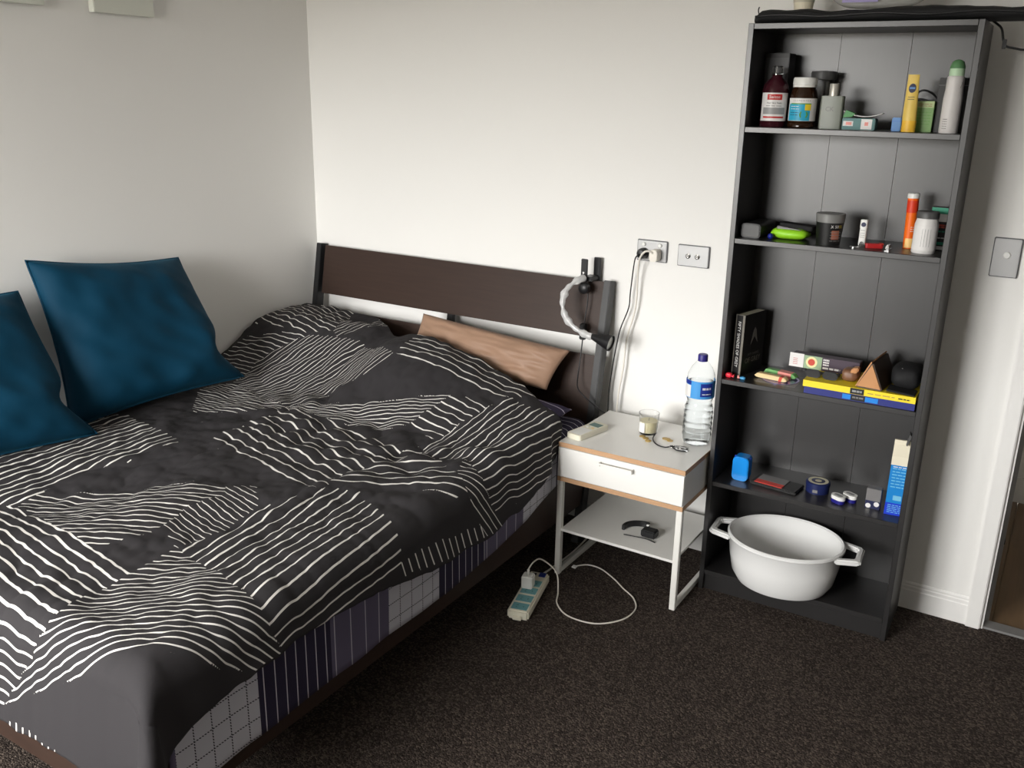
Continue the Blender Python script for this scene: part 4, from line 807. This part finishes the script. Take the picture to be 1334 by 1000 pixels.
t = item('sweet', 'pink wrapped sweet at the end of the third shelf by the paperback', 'sweet', 0.030, -0.222, Z3); lump(0.022, 0.018, 0.016, 14, 8).build('wrapped_body', 'candy_red', t, smooth=True); MB().prism([(0.009, 0.006), (0.017, 0.003), (0.017, 0.013)], -0.006, 0.006, axis='y').build('wrapper_end', 'candy_red', t)
t = item('sweet', 'blue wrapped sweet in front of the paperback spine', 'sweet', 0.076, -0.222, Z3); lump(0.018, 0.014, 0.010, 14, 8, seed=4).build('wrapped_body', 'candy_blue', t, smooth=True); MB().prism([(-0.008, 0.004), (-0.017, 0.003), (-0.016, 0.014)], -0.004, 0.004, axis='y').build('wrapper_end', 'pink_print', t)
t = item('compact_disc', 'purple compact disc in a clear sleeve lying on the third shelf', 'disc', 0.178, -0.150, Z3)
MB().lathe([(0.0075, 0.001), (0.060, 0.001), (0.060, 0.0022), (0.0075, 0.0022), (0.0075, 0.001)], 40).build('disc', mat('disc_gloss', srgb(120, 108, 160), 0.18, metal=0.6), t, smooth='auto')
MB().box(-0.063, 0.063, -0.063, 0.063, 0.0, 0.0008).build('sleeve', 'pack_grey', t); MB().lathe([(0.0075, 0.0022), (0.018, 0.0022), (0.018, 0.0027), (0.0075, 0.0027), (0.0075, 0.0022)], 24).build('hub', 'label_silver', t)
t = item('sachet', 'cream paper sachet with a red stripe resting on the disc', 'sachet', 0.155, -0.170, Z3+0.003, -0.12)
MB().prism([(-0.056, 0.004), (-0.045, 0.0), (0.045, 0.0), (0.055, 0.004), (0.045, 0.014), (-0.045, 0.015)], -0.012, 0.012, axis='y').build('packet', 'sachet_cream', t, bevel=0.002); MB().prism([(0.026, -0.0003), (0.036, -0.0003), (0.040, 0.0148), (0.030, 0.0150)], -0.0124, 0.0124, axis='y').build('stripe', 'seal_red', t)
t = item('sachet', 'green and pink sachet lying behind the cream one', 'sachet', 0.165, -0.118, Z3+0.003, -0.15)
MB().prism([(-0.05, 0.002), (-0.042, 0.0), (0.05, 0.0), (0.062, 0.005), (0.05, 0.016), (-0.042, 0.018)], -0.014, 0.014, axis='y').build('packet', 'sachet_green', t, bevel=0.002); MB().prism([(0.0, -0.0004), (0.045, -0.0004), (0.045, 0.0164), (0.0, 0.0174)], -0.0144, 0.0144, axis='y').build('pink_band', 'pink_print', t)
ZB = Z3+0.041
t = item('incense_box', 'long incense box with white end flap, green panel and red round seal', 'box', 0.305, -0.098, ZB, -0.02)
MB().box(-0.105, 0.105, -0.020, 0.020, 0, 0.044).build('body', 'incense_dark', t, bevel=0.001); rect('green_panel', 'incense_green', t, -0.066, -0.010, 0.001, 0.0435, -0.0201); rect('end_flap', 'label_white', t, -0.112, -0.067, 0.001, 0.046, -0.0203, 0.001); bars(t, 'label_red', -0.100, -0.086, (0.010, 0.016, 0.022, 0.028), -0.0214)
MB().lathe([(0.018, 0), (0.018, 0.0006), (0, 0.0006)], 28, mtx=Matrix.Translation((-0.042, -0.0207, 0.023)) @ Matrix.Rotation(PI/2, 4, 'X')).build('seal', 'seal_cream', t); MB().lathe([(0.011, 0), (0.011, 0.0006), (0, 0.0006)], 24, mtx=Matrix.Translation((-0.042, -0.0213, 0.023)) @ Matrix.Rotation(PI/2, 4, 'X')).build('seal_mark', 'seal_red', t)
bars(t, 'label_white', -0.006, 0.012, (0.034, 0.026, 0.018), -0.0201, 0.005); bars(t, 'label_white', -0.006, 0.048, (0.007,), -0.0201, 0.006)
t = item('hardback', 'thin blue hardback lying under the yellow one, spine outwards', 'book', 0.435, -0.152, Z3, 0.012, 'books lying on the third shelf')
def flatbook(t, m, w_, d_, h_):
    MB().box(-w_/2+0.003, w_/2-0.003, -d_/2+0.002, d_/2-0.004, 0.002, h_-0.002).build('pages', 'page', t); MB().box(-w_/2, w_/2, -d_/2, d_/2, 0, 0.002).build('cover', m, t); MB().box(-w_/2, w_/2, -d_/2, d_/2, h_-0.002, h_).build('cover', m, t)
    return MB().box(-w_/2, w_/2, -d_/2-0.001, -d_/2+0.002, 0, h_).build('spine', m, t)
sp = flatbook(t, 'book_blue', 0.320, 0.185, 0.021); rect('title_block', 'book_black', sp, -0.02, 0.02, 0.002, 0.019, -0.0936); rect('blue_tab', 'blue_tab', sp, -0.045, -0.021, 0.003, 0.018, -0.0936); rect('blue_tab', 'blue_tab', sp, 0.021, 0.058, 0.003, 0.018, -0.0936); bars(sp, 'pack_grey', -0.016, 0.016, (0.009,), -0.0943, 0.005)
t = item('hardback', 'thin yellow hardback lying on top of the blue one, spine outwards', 'book', 0.433, -0.152, Z3+0.021, 0.006, 'books lying on the third shelf')
sp = flatbook(t, 'book_yellow', 0.325, 0.185, 0.020); rect('title_block', 'book_black', sp, -0.022, 0.018, 0.001, 0.019, -0.0936); bars(sp, 'label_silver', -0.016, 0.012, (0.007,), -0.0943, 0.006); bars(sp, 'coin_gold', 0.028, 0.105, (0.008,), -0.0936, 0.003); bars(sp, 'frame_dark', 0.115, 0.148, (0.007,), -0.0936, 0.0035)
t = item('leather_case', 'tan and dark brown triangular folding glasses case on the yellow book', 'case', 0.470, -0.150, ZB, -0.10)
tri = [(-0.040, 0), (0.040, 0), (0.002, 0.084)]
MB().prism(tri, -0.088, 0.075, axis='y').build('shell', 'leather_dark', t, bevel=0.004); MB().prism([(x*0.88, 0.005+z*0.86) for x, z in tri], -0.0895, -0.087, axis='y').build('end_panel', 'leather_tan', t, bevel=0.001); MB().prism([(-0.0405, 0.003), (-0.037, 0.003), (0.0, 0.083), (-0.003, 0.085)], -0.086, 0.073, axis='y').build('side_panel', 'leather_tan', t)
t = item('fabric_cap', 'black fabric cap with a small white tag on the yellow book', 'cap', 0.551, -0.135, ZB)
lump(0.088, 0.13, 0.070, seed=7).build('crown', 'black_cloth', t, smooth=True)
MB().prism([(-0.040, 0.004), (0.040, 0.0), (0.040, 0.004), (-0.040, 0.010)], -0.105, -0.04, axis='y').build('brim', 'black_cloth', t, bevel=0.003); MB().box(-0.028, -0.008, -0.046, -0.044, 0.050, 0.060, Matrix.Rotation(0.25, 4, 'Y')).build('white_tag', 'label_white', t)
t = item('sunglasses', 'black folded sunglasses lying on the yellow book', 'sunglasses', 0.318, -0.185, ZB)
for sx in (-0.028, 0.024): MB().prism(rrect(0.046, 0.026, 0.011, cx=sx, cy=0.014), -0.028, -0.022, axis='y').build('lens', 'black_plastic', t, bevel=0.002)
MB().tube([(-0.052, -0.022, 0.022), (-0.045, 0.01, 0.012), (0.0, 0.022, 0.006), (0.045, 0.020, 0.006)], 0.0035, 7).build('temple', 'black_plastic', t, smooth=True); MB().tube([(0.048, -0.022, 0.022), (0.042, 0.004, 0.013), (0.0, 0.010, 0.008), (-0.04, 0.012, 0.006)], 0.0035, 7).build('temple', 'black_plastic', t, smooth=True); MB().tube([(-0.010, -0.025, 0.020), (0.004, -0.025, 0.020)], 0.003, 6, 0).build('bridge', 'black_plastic', t)
t = item('scarf', 'crumpled brown cloth bundle between the sunglasses and the triangular case', 'cloth', 0.395, -0.172, ZB)
lump(0.050, 0.062, 0.040, 26, 14, seed=11).build('bundle', 'brown_cloth', t, smooth=True); MB().prism([(0.000, 0.026), (0.024, 0.034), (0.026, 0.050), (0.006, 0.046)], -0.030, 0.0, axis='y').build('folded_end', 'leather_tan', t, bevel=0.003)

# ---- fourth shelf
t = item('soap_case', 'glossy bright blue plastic case standing on the fourth shelf', 'case', 0.090, -0.175, Z4)
MB().prism(rrect(0.054, 0.084, 0.014, cy=0.042), -0.024, 0.024, axis='y').build('body', mat('blue_gloss_plastic', srgb(30, 140, 225), 0.2), t, bevel=0.006); MB().box(-0.0275, 0.0275, -0.0005, 0.0005, 0.004, 0.080).build('seam', 'carton_deep', t)
t = item('packet', 'flat red grey and black packet lying on the fourth shelf', 'packet', 0.210, -0.165, Z4, -0.12)
MB().box(-0.078, 0.078, -0.042, 0.042, 0, 0.010).build('body', 'book_black', t, bevel=0.003); MB().box(-0.065, 0.030, -0.040, -0.012, 0.0095, 0.0125).build('red_panel', 'pack_red', t, bevel=0.001); MB().box(-0.065, 0.030, -0.011, 0.036, 0.0095, 0.0125).build('grey_panel', 'pack_grey', t, bevel=0.001)
t = item('tin', 'round navy tin with cream patterned lid on the fourth shelf', 'tin', 0.334, -0.135, Z4)
MB().lathe([(0, 0), (0.037, 0), (0.037, 0.024), (0, 0.024)], 36).build('body', 'tin_navy', t, smooth='auto'); ld = MB().lathe([(0, 0.023), (0.0385, 0.023), (0.0385, 0.034), (0.036, 0.036), (0, 0.036)], 36).build('lid', 'tin_navy', t, smooth='auto'); MB().lathe([(0.022, 0.0358), (0.032, 0.0358), (0.032, 0.0366), (0.022, 0.0366), (0.022, 0.0358)], 32).build('lid_ring', 'tin_cream', ld); MB().lathe([(0, 0.0358), (0.012, 0.0358), (0.009, 0.0368), (0, 0.0368)], 8).build('lid_star', 'tin_cream', ld); rect('label', 'pack_grey', t, -0.008, 0.008, 0.006, 0.016, -0.0372)
for lab, a, b_ in (('small oval white and blue contact lens case beside the navy tin, the one in front', 0.411, -0.190), ('small oval white and blue contact lens case, the one set farther back', 0.441, -0.158)):
    t = item('oval_case', lab, 'case', a, b_, Z4, -0.5, 'oval cases on the fourth shelf')
    MB().prism(rrect(0.046, 0.028, 0.0139, 6), 0, 0.012).build('base', 'oval_blue', t, bevel=0.002); MB().prism(rrect(0.048, 0.030, 0.0149, 6), 0.012, 0.024).build('lid', 'white_plastic', t, bevel=0.004); MB().prism(rrect(0.030, 0.014, 0.0069, 6), 0.0235, 0.0246).build('lid_print', 'label_silver', t)
t = item('small_carton', 'small grey carton with navy and white base standing beside the drink carton', 'box', 0.513, -0.165, Z4)
MB().box(-0.022, 0.022, -0.016, 0.016, 0, 0.066).build('body', 'pack_grey', t, bevel=0.001); rect('navy_band', 'navy', t, -0.0218, 0.0218, 0.0, 0.026, -0.0161)
for sx, sz in ((-0.012, 0.006), (0.012, 0.014)): MB().lathe([(0.008, 0), (0.008, 0.0006), (0, 0.0006)], 18, mtx=Matrix.Translation((sx, -0.0168, sz+0.003)) @ Matrix.Rotation(PI/2, 4, 'X')).build('white_spot', 'label_white', t)
t = item('drink_carton', 'tall blue drink carton with opened cream gable top', 'carton', 0.574, -0.170, Z4, 0.10)
hw = 0.025
MB().box(-hw, hw, -hw, hw, 0, 0.195).build('body', 'carton_blue', t, bevel=0.0008, seg=1)
for z0, z1, m_ in ((0.0, 0.04, 'carton_deep'), (0.165, 0.1955, 'carton_cream')):
    MB().box(-hw-0.0004, hw+0.0004, -hw-0.0004, hw+0.0004, z0, z1).build('colour_band', m_, t)
MB().prism([(-hw, 0.195), (hw, 0.195), (0.004, 0.226), (0.004, 0.240), (-0.004, 0.240), (-0.004, 0.226)], -hw, hw, axis='x').build('gable', 'carton_cream', t)
MB().prism([(0.008, 0.232), (0.012, 0.228), (0.020, 0.262), (0.014, 0.268)], -0.02, 0.012, axis='y').build('torn_flap', 'lid_grey', t)
bars(t, 'carton_light', -0.018, 0.020, (0.152, 0.142, 0.132, 0.122, 0.112, 0.102, 0.092), -0.0255, 0.003); bars(t, 'label_white', -0.018, 0.020, (0.158,), -0.0255, 0.0025); rect('label_patch', 'carton_light', t, -0.006, 0.018, 0.050, 0.066, -0.0255); bars(t, 'carton_light', -0.018, 0.020, (0.032, 0.026, 0.02, 0.014, 0.008), -0.0258, 0.0022)

# ---- pot on the bottom shelf
t = item('cooking_pot', 'large oval white pot with two loop handles on the bottom shelf', 'pot', 0.266, -0.2, Z5, 0.06)
SXp, SYp = 1.0, 0.86
prof = [(0, 0.0), (0.115, 0.0), (0.148, 0.010), (0.166, 0.040), (0.178, 0.10), (0.184, 0.158), (0.190, 0.164), (0.190, 0.172), (0.184, 0.175), (0.178, 0.170), (0.172, 0.10), (0.160, 0.044), (0.142, 0.016), (0.11, 0.008), (0, 0.008)]
MB().lathe(prof, 64, sx=SXp, sy=SYp).build('bowl', 'porcelain', t, smooth='auto')
for s_ in (-1, 1):
    out = [(s_*0.166, -0.080), (s_*0.244, -0.054), (s_*0.244, 0.054), (s_*0.166, 0.080)]; inn = [(s_*0.172, 0.056), (s_*0.224, 0.036), (s_*0.224, -0.036), (s_*0.172, -0.056)]
    b = MB(); ring = []
    for z in (0.150, 0.168):
        for x_, y_ in out+inn[::-1]: ring.append((x_, y_, z))
    fs = []
    for k in range(3):
        fs += [(k, k+1, k+5, k+4), (8+k, 8+k+1, 8+k+5, 8+k+4), (k, k+1, 8+k+1, 8+k), (4+k, 5+k, 13+k, 12+k)]
    fs += [(0, 4, 12, 8), (3, 7, 15, 11)]
    b.add(ring, fs).build('handle', 'porcelain', t, bevel=0.005, seg=3)

# ---- on top of the bookcase
t = item('soft_case', 'long black padded case lying across the top of the bookcase', 'bag', 0.36, -0.17, BH)
n = 24; b = MB(); vs = []; K = 40
for j in range(K+1):
    x = -0.355+0.86*j/K; e = min(1, (j+0.8)/2)*min(1, (K-j+0.5)/3); hh = (0.030+0.007*noise.noise(Vector((x*5, 0, 0)))+0.004*noise.noise(Vector((x*17, 3, 0))))*e**0.5; ww = 0.075*e**0.5
    for k in range(n):
        a = 2*PI*k/n; ca, sa = math.cos(a), math.sin(a); vs.append((x, ww*math.copysign(abs(ca)**0.7, ca), max(0.0005, hh*0.62+hh*0.62*math.copysign(abs(sa)**0.7, sa))))
b.add(vs, [(j*n+k, j*n+(k+1) % n, (j+1)*n+(k+1) % n, (j+1)*n+k) for j in range(K) for k in range(n)]+[tuple(range(n-1, -1, -1)), tuple(K*n+k for k in range(n))]); b.build('body', 'black_cloth', t, smooth=True)
MB().tube([(-0.345+0.84*i/20, -0.076, 0.018+0.003*math.sin(i)) for i in range(21)], 0.003, 6, 2).build('zip', 'black_plastic', t, smooth=True)
MB().tube([(-0.340, -0.05, 0.020), (-0.345, -0.05, 0.036), (-0.343, -0.05, 0.046)], 0.002, 6).build('zip_pull', 'black_plastic', t, smooth=True)
MB().tube([(0.26, 0.03, 0.006), (0.275, 0.03, -0.004), (0.290, 0.03, -0.018), (0.298, 0.03, -0.045), (0.305, 0.03, -0.060), (0.325, 0.03, -0.066), (0.36, 0.03, -0.071), (0.42, 0.03, -0.06), (0.46, 0.03, -0.02), (0.47, 0.02, 0.012)], 0.003, 7).build('strap', 'black_plastic', t, smooth=True)
MB().box(-0.005, 0.005, -0.004, 0.004, -0.012, 0.012, Matrix.Translation((0.302, 0.03, -0.056))).build('strap_buckle', 'black_plastic', t, bevel=0.001)
t = item('plastic_bag', 'crumpled clear plastic bag with a purple print on top of the bookcase', 'plastic bag', 0.330, -0.145, BH+0.040)
bagm = mat('milky_film', (0.75, 0.75, 0.73), 0.25, trans=0.5, bump=0.8, bscale=60)
lump(0.27, 0.12, 0.11, 34, 18, seed=13).build('bag', bagm, t, smooth=True); MB().box(-0.085, 0.01, -0.064, -0.060, 0.012, 0.055).build('print', 'bag_purple', t); bars(t, 'navy', -0.075, 0.0, (0.02, 0.026), -0.0642, 0.004)
t = item('paper_cup', 'cream paper cup tipped on the padded case beside the plastic bag', 'cup', 0.125, -0.15, BH+0.040)
MB().lathe([(0, 0), (0.026, 0), (0.034, 0.075), (0.036, 0.078), (0.0335, 0.078), (0.025, 0.004), (0, 0.004)], 32).build('cup', 'carton_cream', t, smooth='auto'); MB().lathe([(0.029, 0.02), (0.0322, 0.05), (0.0318, 0.05)], 32).build('sleeve', 'page', t, smooth='auto')
cbars(PRINT_BOTTLE, 'label_white', 0.0489, -PI/2+0.48, -PI/2+1.1, (0.188, 0.205, 0.209), 0.003)
